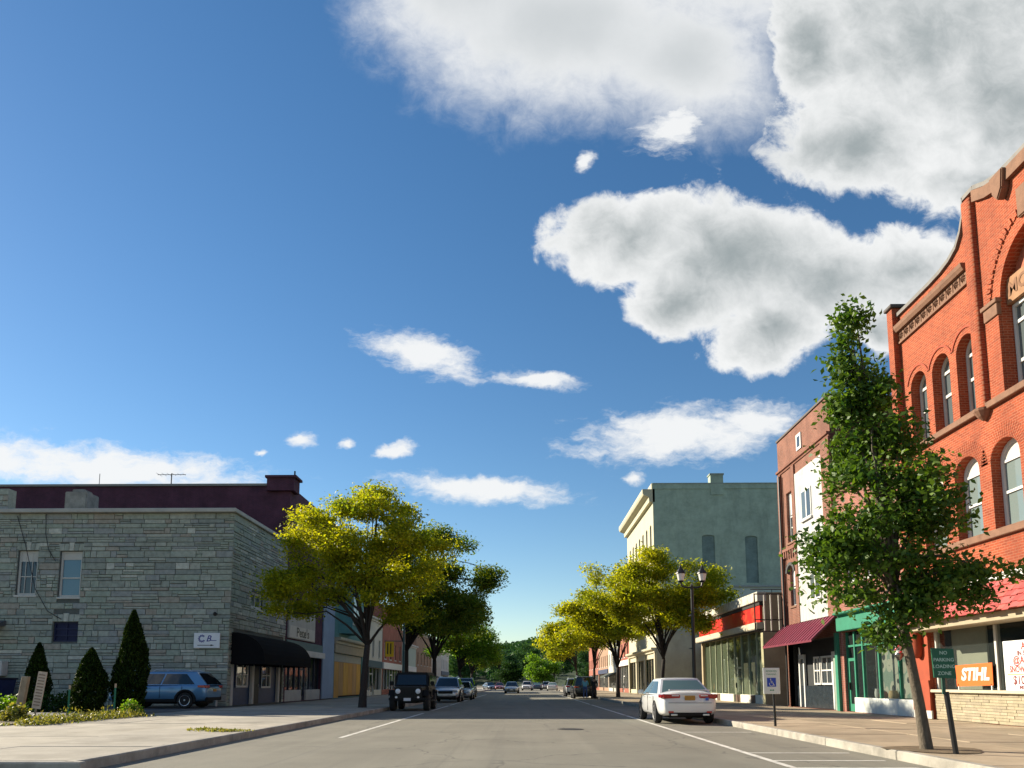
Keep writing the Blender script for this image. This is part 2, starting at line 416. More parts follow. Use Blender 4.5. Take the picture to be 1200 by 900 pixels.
# ------------------------------------------------------------------ the setting
def asphalt_mat():
    m, nt, b = new_mat('worn_asphalt'); N, L = nt.nodes.new, nt.links.new
    geo = N('ShaderNodeNewGeometry'); pos = geo.outputs['Position']
    def nz(sc, det, scale=None, rough=.6):
        v = pos
        if scale:
            mp = N('ShaderNodeMapping'); mp.inputs['Scale'].default_value = scale; L(pos, mp.inputs['Vector']); v = mp.outputs[0]
        n = N('ShaderNodeTexNoise'); n.inputs['Scale'].default_value = sc; n.inputs['Detail'].default_value = det; n.inputs['Roughness'].default_value = rough
        L(v, n.inputs['Vector']); return n.outputs['Fac']
    def mix(f, a, b_, lo=.3, hi=.7, top=1.0):
        r = N('ShaderNodeMapRange'); r.inputs['From Min'].default_value = lo; r.inputs['From Max'].default_value = hi; r.inputs['To Max'].default_value = top; L(f, r.inputs['Value'])
        x = N('ShaderNodeMix'); x.data_type = 'RGBA'; L(r.outputs[0], x.inputs['Factor'])
        for i, c in ((6, a), (7, b_)):
            if isinstance(c, tuple): x.inputs[i].default_value = (*c, 1)
            else: L(c, x.inputs[i])
        return x.outputs[2]
    c = mix(nz(.5, 6), (.170, .160, .132), (.222, .210, .172))
    c = mix(nz(1.0, 5, (.9, .045, 1)), c, (.270, .255, .208), .50, .72, .55)      # pale tyre-polished streaks along the lanes
    c = mix(nz(1.0, 4, (1.6, .03, 1)), c, (.100, .098, .094), .58, .74, .5)       # drip line and repairs
    c = mix(nz(70, 3), c, (.085, .083, .075), .52, .72, .6)                      # aggregate
    c = mix(nz(120, 2), c, (.40, .385, .33), .60, .78, .6)
    vo = N('ShaderNodeTexVoronoi'); vo.feature = 'DISTANCE_TO_EDGE'; vo.inputs['Scale'].default_value = .23
    wv = N('ShaderNodeTexNoise'); wv.inputs['Scale'].default_value = 1.1; wv.inputs['Detail'].default_value = 4; L(pos, wv.inputs['Vector'])
    ad = N('ShaderNodeVectorMath'); ad.operation = 'ADD'; L(pos, ad.inputs[0]); L(wv.outputs['Color'], ad.inputs[1]); L(ad.outputs[0], vo.inputs['Vector'])
    r = N('ShaderNodeMapRange'); r.inputs['From Min'].default_value = .002; r.inputs['From Max'].default_value = .006; r.inputs['To Min'].default_value = .5; r.inputs['To Max'].default_value = 0; L(vo.outputs['Distance'], r.inputs['Value'])
    x = N('ShaderNodeMix'); x.data_type = 'RGBA'; L(r.outputs[0], x.inputs['Factor']); L(c, x.inputs[6]); x.inputs[7].default_value = (.06, .06, .06, 1)
    L(x.outputs[2], b.inputs['Base Color'])
    b.inputs['Roughness'].default_value = .88; b.inputs['Specular IOR Level'].default_value = .25
    bp = N('ShaderNodeBump'); bp.inputs['Strength'].default_value = .5; bp.inputs['Distance'].default_value = .01
    L(nz(90, 3), bp.inputs['Height']); L(bp.outputs[0], b.inputs['Normal'])
    return m
ASPH = asphalt_mat()
CONC_L = [pm('concrete_pale_%d' % i, c, .9, .13, 1.6, .25, 60, dirt=(.20, .18, .145), dscale=.55) for i, c in enumerate(((.36, .325, .265), (.33, .30, .25), (.40, .36, .295)))]
CONC_R = [pm('concrete_buff_%d' % i, c, .9, .14, 1.4, .25, 60, dirt=(.21, .165, .11), dscale=.6) for i, c in enumerate(((.36, .285, .195), (.325, .26, .18), (.39, .31, .215)))]
KERB = pm('kerb_concrete', (.34, .315, .27), .9, .2, 2.0, .3, 50, dirt=(.16, .15, .13), dscale=1.2)
LINE = pm('worn_white_paint', (.62, .60, .55), .8, .22, 6, dirt=(.26, .25, .23), dscale=2.5)
DIRT = pm('bare_soil', (.10, .075, .045), .95, .3, 4, .6, 25)
LOTM = pm('old_tarmac', (.115, .112, .106), .9, .2, 1.2, .3, 60)

g = MB(); g.box(-2500, 2500, -400, 4000, -2, -.03)
tag(g.build('ground', pm('field_grass', (.055, .08, .03), .95, .3, .05)), 'grassy ground running out to the horizon', kind='structure')
KL, KR, FL_, FR_ = -6.35, 6.15, -14.5, 12.8
rd = MB()
rd.quad((KL, -60, 0), (KR, -60, 0), (KR, 420, 0), (KL, 420, 0))
rd.quad((-90, -60, 0), (KL, -60, 0), (KL, 10.9, 0), (-90, 10.9, 0))
road = tag(rd.build('road', ASPH, fixn=False, org=(0, 60, 0)), 'wide sunlit asphalt main street with the shadow of the left buildings across it', kind='structure')
def line(x0, x1, y0, y1, name='lane_line'):
    MB().quad((x0, y0, .004), (x1, y0, .004), (x1, y1, .004), (x0, y1, .004)).build(name, LINE, road, fixn=False)
for y0, y1 in ((18.0, 27.0), (27.4, 33.0), (36, 44), (45, 52), (54, 62), (64, 90)): line(-4.3, -4.18, y0, y1)
for y0, y1 in ((11.2, 30.5), (31, 46), (47, 62), (64, 90)): line(3.98, 4.1, y0, y1)
for y in (20.2, 14.2, 12.8, 11.7): line(4.1, 5.9, y, y+.1, 'parking_line')
for y in (27, 34.5, 41.5, 48.5): line(-6.2, -4.3, y, y+.1, 'parking_line')
for y in (38, 45): line(4.1, 6.0, y, y+.1, 'parking_line')
# manhole and patches of newer tarmac
mh = MB(); mh.lathe([(.36, 0), (.36, .008), (.30, .010), (.30, .006), (0.02, .006)], (1.3, 21.5, .001), 24)
mh.build('manhole_cover', pm('cast_iron', (.06, .055, .05), .6, .3, 20, .5, 40, metal=.6), road)

def sidewalk(name, label, x0, x1, ys, mats, zt, wid, base_x0, base_x1, ymax, seed, kx, ky0, ky1, kside, corner=None):
    rnd = random.Random(seed)
    b = MB(); b.box(base_x0, base_x1, ys[0], ymax, -.5, zt-.03)
    o = tag(b.build(name, pm('joint_dirt', (.085, .07, .05), .95, .3, 4), org=(base_x0, ys[0], 0)), label, kind='structure')
    y = ys[0]
    while y < ys[1]:
        ln = wid * rnd.uniform(.92, 1.1); x = x0
        nx = 3
        cw = (x1-x0)/nx
        for i in range(nx):
            m = MB(); dz = rnd.uniform(-.008, .006); a = .016
            m.box(x+a, x+cw-a, y+a, y+ln-a, zt-.06, zt+dz)
            s = m.build('slab', rnd.choice(mats), o, bevel=.006)
            x += cw
        y += ln
    # far part, joints no longer visible
    if y < ymax: MB().box(x0, x1, y, ymax, zt-.06, zt-.002).build('far_paving', mats[1], o)
    y = ky0
    while y < min(ky1, 90):
        ln = 3.0
        m = MB(); a = .006
        m.box(kx, kx + kside*.17, y+a, y+ln-a, -.2, zt+.006)
        m.build('kerb_stone', KERB, o, bevel=.02)
        y += ln
    if y < ky1: MB().box(kx, kx+kside*.17, y, ky1, -.2, zt+.004).build('kerb_run', KERB, o)
    return o
SW_L = sidewalk('left_pavement', 'broad pale concrete pavement with slab joints on the left', KL-.17, FL_+.9, (11.15, 46), CONC_L, .15, 2.6, -90, KL-.10, 420, 3, KL, 10.98, 420, -1)
SW_R = sidewalk('right_pavement', 'buff concrete pavement in front of the shops on the right', KR+.17, FR_-.02, (4, 62), CONC_R, .15, 2.2, KR+.10, 60, 420, 4, KR, 4, 420, 1)
for k in range(6):
    MB().box(-23+3*k-.004*0-1.2, -20+3*k-1.212, 10.9, 11.07, -.2, .156).build('kerb_stone', KERB, SW_L, bevel=.02)
MB().box(-26, KL-.2-8.0+.9, 11.1, 20.2, -.05, .149).build('far_paving', CONC_L[0], SW_L)
# lot beside the stone house
tag(MB().box(-60, FL_+.75, 20.5, 37.5, -.05, .145).build('lot', LOTM), 'old tarmac lot beside the stone building', kind='structure')
tag(MB().box(-40, -13.75, 20.6, 26.6, .05, .17).build('planting_bed', DIRT), 'strip of bare soil along the lot edge', kind='structure')
# tree pits on the right
for (x, y) in ((6.9, 13.2), (8.3, 48.4), (7.7, 63.4)):
    lp = [(x+.75*math.cos(a)*(1+.15*math.sin(3*a)), y+.75*math.sin(a), .158) for a in np.linspace(0, 2*math.pi, 18)[:-1]]
    MB().add(lp, [tuple(range(17))]).build('tree_pit', pm('pit_soil', (.15, .11, .065), .95, .4, 6, .6, 30), SW_R, fixn=False)

# ------------------------------------------------------------------ shared materials
WHITE = pm('white_paint', (.58, .575, .55), .55, .06, 3)
WHITE2 = pm('old_white_paint', (.52, .51, .47), .7, .12, 4, dirt=(.42, .39, .34), dscale=2)
CREAM = pm('cream_paint', (.47, .43, .31), .7, .1, 3)
BLACK = pm('black_metal', (.012, .012, .013), .4, .1, 5)
DARKG = glass('dark_glass')
SKYG = glass('upper_glass', (.085, .105, .11))
SHOPG = glass('shop_glass', (.04, .05, .05), .62)
TIMBER = pm('weathered_timber', (.30, .235, .16), .85, .25, 6, .3, 30)
NEAR_BLACK = pm('dark_interior', (.03, .03, .032), .9, .2, 2)  # near-black colour stands in for the darkness inside the shops
STONE = pm('brownstone', (.19, .10, .062), .85, .2, 4, .35, 30)
TARROOF = pm('tar_roof', (.05, .05, .052), .9, .2, 1)
RED_B = brick('red_brick', (.335, .066, .024), (.215, .042, .017), (.36, .135, .075), var=.2, msize=.0105, stain=(.16, .04, .022))
RED_T = pm('red_painted_brick', (.30, .054, .021), .8, .12, 3, .2, 40)

# ------------------------------------------------------------------ red brick block on the right
def red_block():
    b = thing('brick_building', 'tall orange-red brick block with arched windows and curved parapet at right', 'building', (FR_, 18.15, .15))
    fr = FX(FR_, -1); C = 18.15
    half = [(25.3, 13.62), (24.0, 13.62), (22.9, 13.63), (22.3, 13.66), (21.75, 13.76), (21.35, 13.93), (21.08, 14.25), (20.92, 14.62), (20.85, 15.1), (20.35, 15.1), (19.8, 14.86), (19.3, 14.74), (18.7, 14.72)]
    top = half + [(2*C-u, z) for u, z in half[::-1]]
    outline = [(2*C-25.3, .1), (25.3, .1)] + top
    holes = []
    W2 = [(23.0, 24.22), (21.15, 22.38), (19.38, 20.62)]; W2 += [(2*C-v, 2*C-u) for u, v in W2]
    W3 = [(23.56, 24.52), (22.22, 23.2), (20.88, 21.86)]; W3 += [(2*C-v, 2*C-u) for u, v in W3]
    H2 = [hole(u, v, 5.38, 7.75, .52) for u, v in W2]; H3 = [hole(u, v, 8.9, 11.28, .48) for u, v in W3]
    HB = hole(C-1.5, C+1.5, 8.9, 12.95, 1.5, 24)
    HS = hole(12.0, 24.25, .16, 2.98)
    mb = MB(); wall_panel(mb, fr, outline, H2+H3+[HB, HS], .38)
    # flanks, back and roof
    y0, y1, x1 = 2*C-25.3, 25.3, 30
    mb.quad((FR_, y1, .1), (x1, y1, .1), (x1, y1, 13.3), (FR_, y1, 13.62)); mb.quad((FR_, y0, .1), (x1, y0, .1), (x1, y0, 13.3), (FR_, y0, 13.62))
    mb.quad((x1, y0, .1), (x1, y1, .1), (x1, y1, 13.3), (x1, y0, 13.3))
    mb.box(FR_+.3, FR_+.42, 20.9, y1-.02, 13.0, 13.6); mb.box(FR_+.3, FR_+.42, 2*C-20.9, 20.9, 13.0, 14.7)
    mb.build('wall', RED_B, b, fixn=False)
    MB().box(FR_+.02, x1-.02, y0+.02, y1-.02, 12.95, 13.1).build('roof', TARROOF, b)
    # coping that follows the parapet curve
    cp = MB()
    for i in range(len(top)-1):
        (ua, za), (ub, zb) = top[i], top[i+1]
        L_ = math.hypot(ub-ua, zb-za)
        if L_ < 1e-6: continue
        nu, nz_ = -(zb-za)/L_, (ub-ua)/L_
        if nz_ < 0 or (abs(nz_) < 1e-6 and nu < 0): nu, nz_ = -nu, -nz_
        t = .13
        cp.add([fr(u, z, d) for d in (-.09, .5) for u, z in ((ua, za+.003), (ub, zb+.003), (ub+nu*t*.3, zb+t), (ua+nu*t*.3, za+t))], [(0, 1, 2, 3), (4, 7, 6, 5), (0, 4, 5, 1), (3, 2, 6, 7), (0, 3, 7, 4), (1, 5, 6, 2)])
    cp.build('coping', pm('lead_coping', (.13, .12, .11), .6, .25, 3), b)
    # gable coping of brownstone
    gc = MB()
    gt = [p for p in top if 2*C-20.4 < p[0] < 20.4]
    for i in range(len(gt)-1):
        (ua, za), (ub, zb) = gt[i], gt[i+1]
        gc.add([fr(u, z, d) for d in (-.13, -.003) for u, z in ((ua, za-.36), (ub, zb-.36), (ub, zb-.02), (ua, za-.02))], [(0, 1, 2, 3), (4, 7, 6, 5), (0, 4, 5, 1), (3, 2, 6, 7), (0, 3, 7, 4), (1, 5, 6, 2)])
    gc.build('gable_band', STONE, b)
    for s in (1, -1):
        u = C + s*.95
        MB().prism([(u-.28, 14.72), (u+.28, 14.72), (u+.2, 14.2), (u, 13.95), (u-.2, 14.2)], fr, -.24, -.002).build('scroll_block', STONE, b, bevel=.03)
    # piers
    for u0, u1, z1, dd in ((25.0, 25.36, 13.95, .22), (20.42, 20.86, 14.95, .3)):
        for s in (1, -1):
            a, c = (u0, u1) if s > 0 else (2*C-u1, 2*C-u0)
            m = MB()
            if u0 < 21: # half-round turned pier
                cu = (a+c)/2
                lp = [(cu+.22*math.copysign(abs(math.cos(t))**.45, math.cos(t)), -.002+.17*math.sin(t)**.45) for t in np.linspace(0, math.pi, 9)]
                vs = [(FR_-d, u, z) for z in (8.75, z1) for u, d in lp]; n = 9
                m.add(vs, [(i, i+1, i+1+n, i+n) for i in range(n-1)] + [tuple(range(n)), tuple(range(2*n-1, n-1, -1))])
                m.build('pier', RED_B, b, smooth=True, sharp=50)
                MB().lathe([(.05, -.3), (.16, -.2), (.26, -.05), (.27, .02)], (FR_-.06, cu, 8.75), 12).build('pier_corbel', STONE, b)
            else:
                fbox(m, fr, a, c, 4.2, z1, -dd, .1).build('pier', RED_B, b)
                fbox(MB(), fr, a-.1, c+.06, z1, z1+.12, -dd-.08, .3).build('pier_cap', pm('dark_cap', (.06, .05, .045), .7), b, bevel=.02)
    # ground-floor piers
    for a, c in ((24.3, 25.25), (2*C-25.25, 11.95)):
        fbox(MB(), fr, a, c, .16, 3.4, -.12, .2).build('ground_pier', RED_T, b)
        fbox(MB(), fr, a-.06, c+.06, .17, .42, -.17, -.12).build('pier_foot', WHITE2, b)
        m = MB(); m.prism([(a-.05, .42), (c+.05, .42), (c+.05, 1.1), (c, 1.35), (a, 1.35), (a-.05, 1.1)], fr, -.18, -.122); m.build('pier_base', RED_T, b)
        m = MB(); cu = (a+c)/2
        m.lathe([(.04, 0), (.13, .05), (.19, .18), (.20, .3), (.20, 1.35)], (FR_-.22, cu, 2.05), 14).build('half_column', RED_T, b, smooth=True, sharp=40)
    # sill courses
    fbox(MB(), fr, 2*C-25.2, 25.2, 8.70, 8.885, -.14, .36).build('sill_course', STONE, b, bevel=.015)
    fbox(MB(), fr, 2*C-25.2, 25.2, 5.16, 5.365, -.12, .36).build('sill_course', STONE, b, bevel=.015)
    # frieze
    for s in (1, -1):
        a, c = (20.95, 24.98) if s > 0 else (2*C-24.98, 2*C-20.95)
        fbox(MB(), fr, a, c, 12.64, 12.71, -.08, .02).build('frieze_moulding', STONE, b)
        m = MB(); m.add([fr(u, z, d) for u in (a, c) for z, d in ((13.06, -.02), (13.06, -.14), (13.16, -.2), (13.27, -.22), (13.27, -.02))], [(0, 1, 2, 3, 4), (9, 8, 7, 6, 5)] + [(i, (i+1) % 5, (i+1) % 5+5, i+5) for i in range(5)]); m.build('frieze_cornice', STONE, b)
        n = 11; w = (c-a)/n
        for i in range(n):
            m = MB(); u = a+(i+.5)*w; z = 12.885
            m.prism([(u-w*.44, z-.16), (u+w*.44, z-.16), (u+w*.44, z+.16), (u-w*.44, z+.16)], fr, -.045, -.002)
            # leaf boss on each block
            m.add([fr(u, z, -.14)] + [fr(u+w*.38*math.cos(t)*(1 if k % 2 else .6), z+.14*math.sin(t)*(1 if k % 2 else .6), -.047) for k, t in enumerate(np.linspace(0, 2*math.pi, 17)[:-1])], [(0, 1+k, 1+(k+1) % 16) for k in range(16)])
            m.build('frieze_block', STONE, b)
    # hood arches over third-floor windows
    for u, v in W3:
        m = MB(); c = (u+v)/2; zs = 10.8; pts = np.linspace(.35, math.pi-.35, 19)
        for r0, r1, dd in ((.66, .72, -.03),):
            m.add([fr(c+r*math.cos(t), zs+r*math.sin(t), d) for t in pts for r, d in ((r0, -.002), (r0, dd), (r1, dd), (r1, -.002))], [(4*i+j, 4*i+(j+1) % 4, 4*i+4+(j+1) % 4, 4*i+4+j) for i in range(18) for j in range(4)])
        m.build('arch_moulding', RED_T, b)
    # radiating brick arches over the second floor, slightly proud
    for u, v in W2:
        c = (u+v)/2; rx = (v-u)/2
        m = MB()
        for i in range(30):
            t0, t1 = math.pi*i/30+.012, math.pi*(i+1)/30-.012
            lp = [(c+(rx+e)*math.cos(t), 7.23+(.52+e)*math.sin(t)) for e, t in ((.01, t0), (.42, t0), (.42, t1), (.01, t1))]
            m.prism(lp, fr, -.006, .0)
        o = m.build('brick_arch', RED_B, b); o['kind'] = 'stuff'
    # big central arch: ring, jambs, tympanum
    m = MB()
    for i in range(48):
        t0, t1 = math.pi*i/48+.008, math.pi*(i+1)/48-.008
        dd = -.055 if i % 2 else -.03
        m.prism([(C+e*math.cos(t), 11.45+e*math.sin(t)) for e, t in ((1.86, t0), (2.05, t0), (2.05, t1), (1.86, t1))], fr, dd, -.001)
    o = m.build('dentil_ring', RED_B, b); o['kind'] = 'stuff'
    for s in (1, -1):
        a, c = (19.66, 20.2) if s > 0 else (2*C-20.2, 2*C-19.66)
        fbox(MB(), fr, a, c, 8.9, 11.05, -.08, -.001).build('arch_jamb', RED_B, b)
        m = fbox(MB(), fr, a-.03, c+.03, 11.05, 11.38, -.13, -.001); fbox(m, fr, a-.08, c+.08, 11.38, 11.5, -.18, -.001); m.build('capital', STONE, b, bevel=.012)
    fbox(MB(), fr, C-.2, C+.2, 12.95, 13.75, -.26, -.11).build('keystone', STONE, b, bevel=.03)
    lp = [(C+1.5*math.cos(t), 11.45+1.5*math.sin(t)) for t in np.linspace(0, math.pi, 25)]
    terr = pm('terracotta_tiles', (.34, .10, .055), .8, .35, 9, .8, 14)
    MB().add([fr(u, z, .33) for u, z in lp], [tuple(range(25))]).build('tympanum', terr, b, fixn=False)
    fbox(MB(), fr, C-1.49, C+1.49, 11.3, 11.98, .16, .32).build('lintel_stone', pm('carved_lintel', (.30, .16, .085), .85, .2, 5, .3, 30), b)
    text_mb('MON', .52, fr(C+.78, 11.64, .16), (0, -1, 0), (-1, 0, 0), .012, .012, mb=None).build('carved_letters', pm('letter_relief', (.20, .10, .055), .85), b)
    for i in range(3):
        u0 = C-1.49+i*.993
        window(b, fr, hole(u0, u0+.99, 8.9, 11.28), .36, WHITE, SKYG, .09, rails=(.33, .78), bars_t=.07)
    for k, h in enumerate(H3): window(b, fr, h, .36, WHITE2, SKYG, .085, rails=(.48, .79), bars_t=.075)
    shade = pm('white_boards', (.50, .475, .42), .8, .15, 12, streak=(6, 6, .5))
    paleg = glass('pale_window_glass', (.15, .19, .185))
    for k, h in enumerate(H2): window(b, fr, h, .34, WHITE, paleg, .1, rails=(.42, .78), top=.79, top_mat=shade, bars_t=.06)
    # shingled canopy over the shop: every shingle its own piece
    cw = MB(); fbox(cw, fr, 11.2, 24.78, 3.95, 4.14, -.34, .05); cw.build('canopy_coping', WHITE, b, bevel=.015)
    sx0, sz0, sx1, sz1 = FR_-.28, 3.95, FR_-.98, 3.08
    MB().add([(x, y, z) for y in (11.3, 24.68) for x, z in ((FR_-.02, 3.94), (sx0, sz0-.02), (sx1+.02, sz1), (FR_-.02, sz1))], [(0, 1, 2, 3), (7, 6, 5, 4), (0, 4, 5, 1), (1, 5, 6, 2), (2, 6, 7, 3), (3, 7, 4, 0)]).build('canopy_core', RED_T, b)
    shm = [pm('coral_shingle_%d' % i, c, .85, .22, 9, .4, 30, streak=(1, 7, 1)) for i, c in enumerate(((.44, .082, .070), (.36, .064, .058), (.50, .105, .085), (.42, .095, .088)))]
    rnd = random.Random(8); rows = 5
    dvx, dvz = (sx1-sx0)/rows, (sz1-sz0)/rows
    nrm = Vector((dvz, 0, -dvx)).normalized();
    if nrm.x > 0: nrm = -nrm
    for r in range(rows):
        y = 24.7 - (r % 2)*.14 if r % 2 else 24.7
        y = 24.7
        first = True
        while y > 12.2:
            w = rnd.uniform(.22, .34) * (.5 if first and r % 2 else 1); first = False
            lift = rnd.uniform(.012, .03); ov = rnd.uniform(.02, .1)
            a = Vector((sx0 + dvx*r, 0, sz0 + dvz*r)); c = Vector((sx0+dvx*(r+1), 0, sz0+dvz*(r+1))) + Vector((dvx, 0, dvz)).normalized()*ov
            m = MB()
            vs = []
            for yy in (y, y-w+.008):
                for p, off in ((a, .004), (c, .012+lift), (c, .03+lift), (a, .018)):
                    q = p + nrm*off; vs.append((q.x, yy, q.z))
            m.add(vs, [(0, 1, 2, 3), (7, 6, 5, 4), (0, 4, 5, 1), (1, 5, 6, 2), (2, 6, 7, 3), (3, 7, 4, 0)])
            m.build('shingle', rnd.choice(shm), b, fixn=False)
            y -= w
    fbox(MB(), fr, 11.3, 24.3, 2.84, 3.07, -.8, -.002).build('canopy_soffit', pm('tan_fascia', (.33, .28, .19), .7, .12, 2), b, bevel=.01)
    # shopfront
    roman = pm('roman_brick_joint', (.22, .19, .14), .9)
    fbox(MB(), fr, 12.02, 24.22, .16, .98, -.02, .3).build('stall_riser', roman, b)
    rm = [pm('roman_brick_%d' % i, c, .9, .15, 6, .3, 40) for i, c in enumerate(((.32, .275, .185), (.28, .24, .17), (.36, .30, .21)))]
    for r in range(10):
        u = 12.02; 
        m = MB()
        while u < 24.2:
            w = rnd.choice((.3, .42, .6, .75)); e = min(u+w, 24.22); z = .17+r*.08
            fbox(m, fr, u+.004, e-.004, z+.005, z+.076, -.02-rnd.uniform(.012, .03), -.021, rnd.randrange(3)); u += w
        o = m.build('brick_course', rm, b); 
    fbox(MB(), fr, 11.98, 24.27, .98, 1.07, -.16, .34).build('shop_sill', pm('cream_stone', (.47, .41, .30), .7, .08, 3), b, bevel=.015)
    bounds = [12.05, 15.0, 18.15, 21.15, 24.2]
    for i in range(4):
        MB().quad(fr(bounds[i]+.05, 1.07, .12), fr(bounds[i+1]-.05, 1.07, .12), fr(bounds[i+1]-.05, 2.95, .12), fr(bounds[i]+.05, 2.95, .12)).build('shop_pane', SHOPG, b, fixn=False)
    for u in bounds: fbox(MB(), fr, u-.05, u+.05, 1.07, 2.96, .06, .2).build('mullion', WHITE2, b, bevel=.01)
    MB().quad(fr(12, .16, 4), fr(24.3, .16, 4), fr(24.3, 2.98, 4), fr(12, 2.98, 4)).quad(fr(12, .2, .3), fr(24.3, .2, .3), fr(24.3, .2, 4), fr(12, .2, 4)).quad(fr(12, 2.97, .3), fr(24.3, 2.97, .3), fr(24.3, 2.97, 4), fr(12, 2.97, 4)).quad(fr(24.28, .2, .3), fr(24.28, .2, 4), fr(24.28, 2.97, 4), fr(24.28, 2.97, .3)).build('shop_interior', NEAR_BLACK, b, fixn=False)
    fbox(MB(), fr, 22.35, 24.15, 1.08, 2.95, .55, .6).build('window_partition', pm('beige_board', (.50, .47, .37), .8, .06, 2), b)
    fbox(MB(), fr, 19.0, 22.3, 1.0, 1.12, .5, 1.2).build('display_shelf', pm('beige_board', (.5, .47, .37)), b)
    return b
RED = red_block()
frR = FX(FR_, -1)
# banner and poster in the shop window
bn = thing('banner', 'orange banner with slanted white capital letters in the shop window', 'banner', (FR_-.04, 22.1, 1.12))
m = MB(); lp = [(21.22, 1.2), (22.98, 1.17), (23.0, 1.78), (21.2, 1.82)]
m.prism(lp, frR, -.03, -.02).build('cloth', pm('orange_vinyl', (.66, .115, .010), .6, .06, 3), bn)
text_mb('STIHL', .47, frR(22.05, 1.5, -.032), (0, -1, 0), (-1, 0, 0), .022, .006, squash=1.12, shear=.22).build('lettering', WHITE, bn)
for u in (21.3, 22.9): fbox(MB(), frR, u-.02, u+.02, 1.07, 1.24, -.03, -.0).build('tie', WHITE, bn)
po = thing('poster', 'white sale poster with red lettering and a dollar price behind the glass', 'poster', (FR_-.05, 19.6, 1.07))
fbox(MB(), frR, 18.7, 20.62, 1.075, 2.36, -.06, -.045).build('sheet', pm('poster_white', (.74, .75, .74), .6, .03, 2), po)
redp = pm('poster_red', (.58, .03, .02), .6, 0); dkp = pm('poster_dark', (.16, .02, .02), .6, 0)
for s, z, sz, mt in (('ALL', 2.2, .26, redp), ('IN STOCK', 2.02, .17, dkp), ('@ARIENS', 1.84, .27, redp), ('SNOWBLOWERS', 1.61, .24, redp), ('$100 OFF', 1.33, .31, dkp), ('INSTANT REBATE', 1.15, .12, dkp)):
    text_mb(s, sz, frR(19.66, z, -.062), (0, -1, 0), (-1, 0, 0), .006, .003, squash=.82 if len(s) > 9 else 1.0).build('lettering', mt, po)
fbox(MB(), frR, 18.8, 20.5, 1.475, 1.5, -.064, -.061).build('rule', pm('poster_yellow', (.75, .5, .05), .6, 0), po)
# ------------------------------------------------------------------ generic pieces
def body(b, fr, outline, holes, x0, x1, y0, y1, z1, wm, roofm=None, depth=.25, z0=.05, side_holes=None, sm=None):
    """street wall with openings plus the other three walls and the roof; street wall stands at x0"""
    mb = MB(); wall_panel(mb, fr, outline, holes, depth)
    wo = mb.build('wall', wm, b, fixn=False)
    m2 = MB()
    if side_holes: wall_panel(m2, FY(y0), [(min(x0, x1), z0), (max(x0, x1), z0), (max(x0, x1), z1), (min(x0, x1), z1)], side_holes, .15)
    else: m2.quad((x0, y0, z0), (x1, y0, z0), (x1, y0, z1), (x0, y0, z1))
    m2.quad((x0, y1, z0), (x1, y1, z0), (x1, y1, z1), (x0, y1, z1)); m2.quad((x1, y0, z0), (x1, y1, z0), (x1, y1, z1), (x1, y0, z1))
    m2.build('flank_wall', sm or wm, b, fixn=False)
    e = .02 if x1 > x0 else -.02
    MB().box(x0+e, x1-e, y0+.02, y1-.02, z1-.45, z1-.3).build('roof', roofm or TARROOF, b)
def storefront(b, fr, u0, u1, z1, bulk, fm, bm_, mull, door=None, gm=None, depth=.25, inside=NEAR_BLACK, idepth=3.0, transom=None, z0=.16):
    gm = gm or SHOPG
    segs = sorted(set([u0] + list(mull) + [u1]))
    for i in range(len(segs)-1):
        a, c = segs[i], segs[i+1]
        isd = door and door[0] <= (a+c)/2 <= door[1]
        zb = z0 if isd else bulk
        if isd:
            dm = MB(); t = .1
            fbox(dm, fr, a+.05, a+.05+t, z0+.01, 2.25, depth-.06, depth-.01); fbox(dm, fr, c-.05-t, c-.05, z0+.01, 2.25, depth-.06, depth-.01)
            fbox(dm, fr, a+.05+t, c-.05-t, z0+.01, z0+.3, depth-.06, depth-.01); fbox(dm, fr, a+.05+t, c-.05-t, 2.13, 2.25, depth-.06, depth-.01)
            do = dm.build('door', fm, b)
            MB().quad(fr(a+.14, z0+.28, depth-.03), fr(c-.14, z0+.28, depth-.03), fr(c-.14, 2.15, depth-.03), fr(a+.14, 2.15, depth-.03)).build('pane', gm, do, fixn=False)
            fbox(MB(), fr, c-.2, c-.17, 1.0, 1.3, depth-.12, depth-.065).build('handle', BLACK, do)
            MB().quad(fr(a+.04, 2.25, depth-.02), fr(c-.04, 2.25, depth-.02), fr(c-.04, z1, depth-.02), fr(a+.04, z1, depth-.02)).build('shop_pane', gm, b, fixn=False)
        else:
            fbox(MB(), fr, a+.002, c-.002, z0, bulk, .02, depth-.0).build('bulkhead', bm_, b, bevel=.01)
            MB().quad(fr(a+.02, bulk, depth-.03), fr(c-.02, bulk, depth-.03), fr(c-.02, z1, depth-.03), fr(a+.02, z1, depth-.03)).build('shop_pane', gm, b, fixn=False)
    for u in segs: fbox(MB(), fr, u-.045, u+.045, z0, z1-.002, depth-.1, depth+.02).build('mullion', fm, b)
    if transom: fbox(MB(), fr, u0+.046, u1-.046, transom-.04, transom+.04, depth-.09, depth+.01).build('transom_bar', fm, b)
    D = depth+.05; E_ = depth+idepth
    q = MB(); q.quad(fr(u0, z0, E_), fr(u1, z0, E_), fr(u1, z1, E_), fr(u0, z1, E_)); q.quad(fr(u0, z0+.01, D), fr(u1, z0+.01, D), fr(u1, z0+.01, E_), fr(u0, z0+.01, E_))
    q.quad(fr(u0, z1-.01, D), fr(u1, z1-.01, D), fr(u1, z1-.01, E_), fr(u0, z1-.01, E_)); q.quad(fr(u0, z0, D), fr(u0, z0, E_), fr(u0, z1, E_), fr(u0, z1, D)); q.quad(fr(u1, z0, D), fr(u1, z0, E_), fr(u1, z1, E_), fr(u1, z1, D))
    q.build('shop_interior', inside, b, fixn=False)
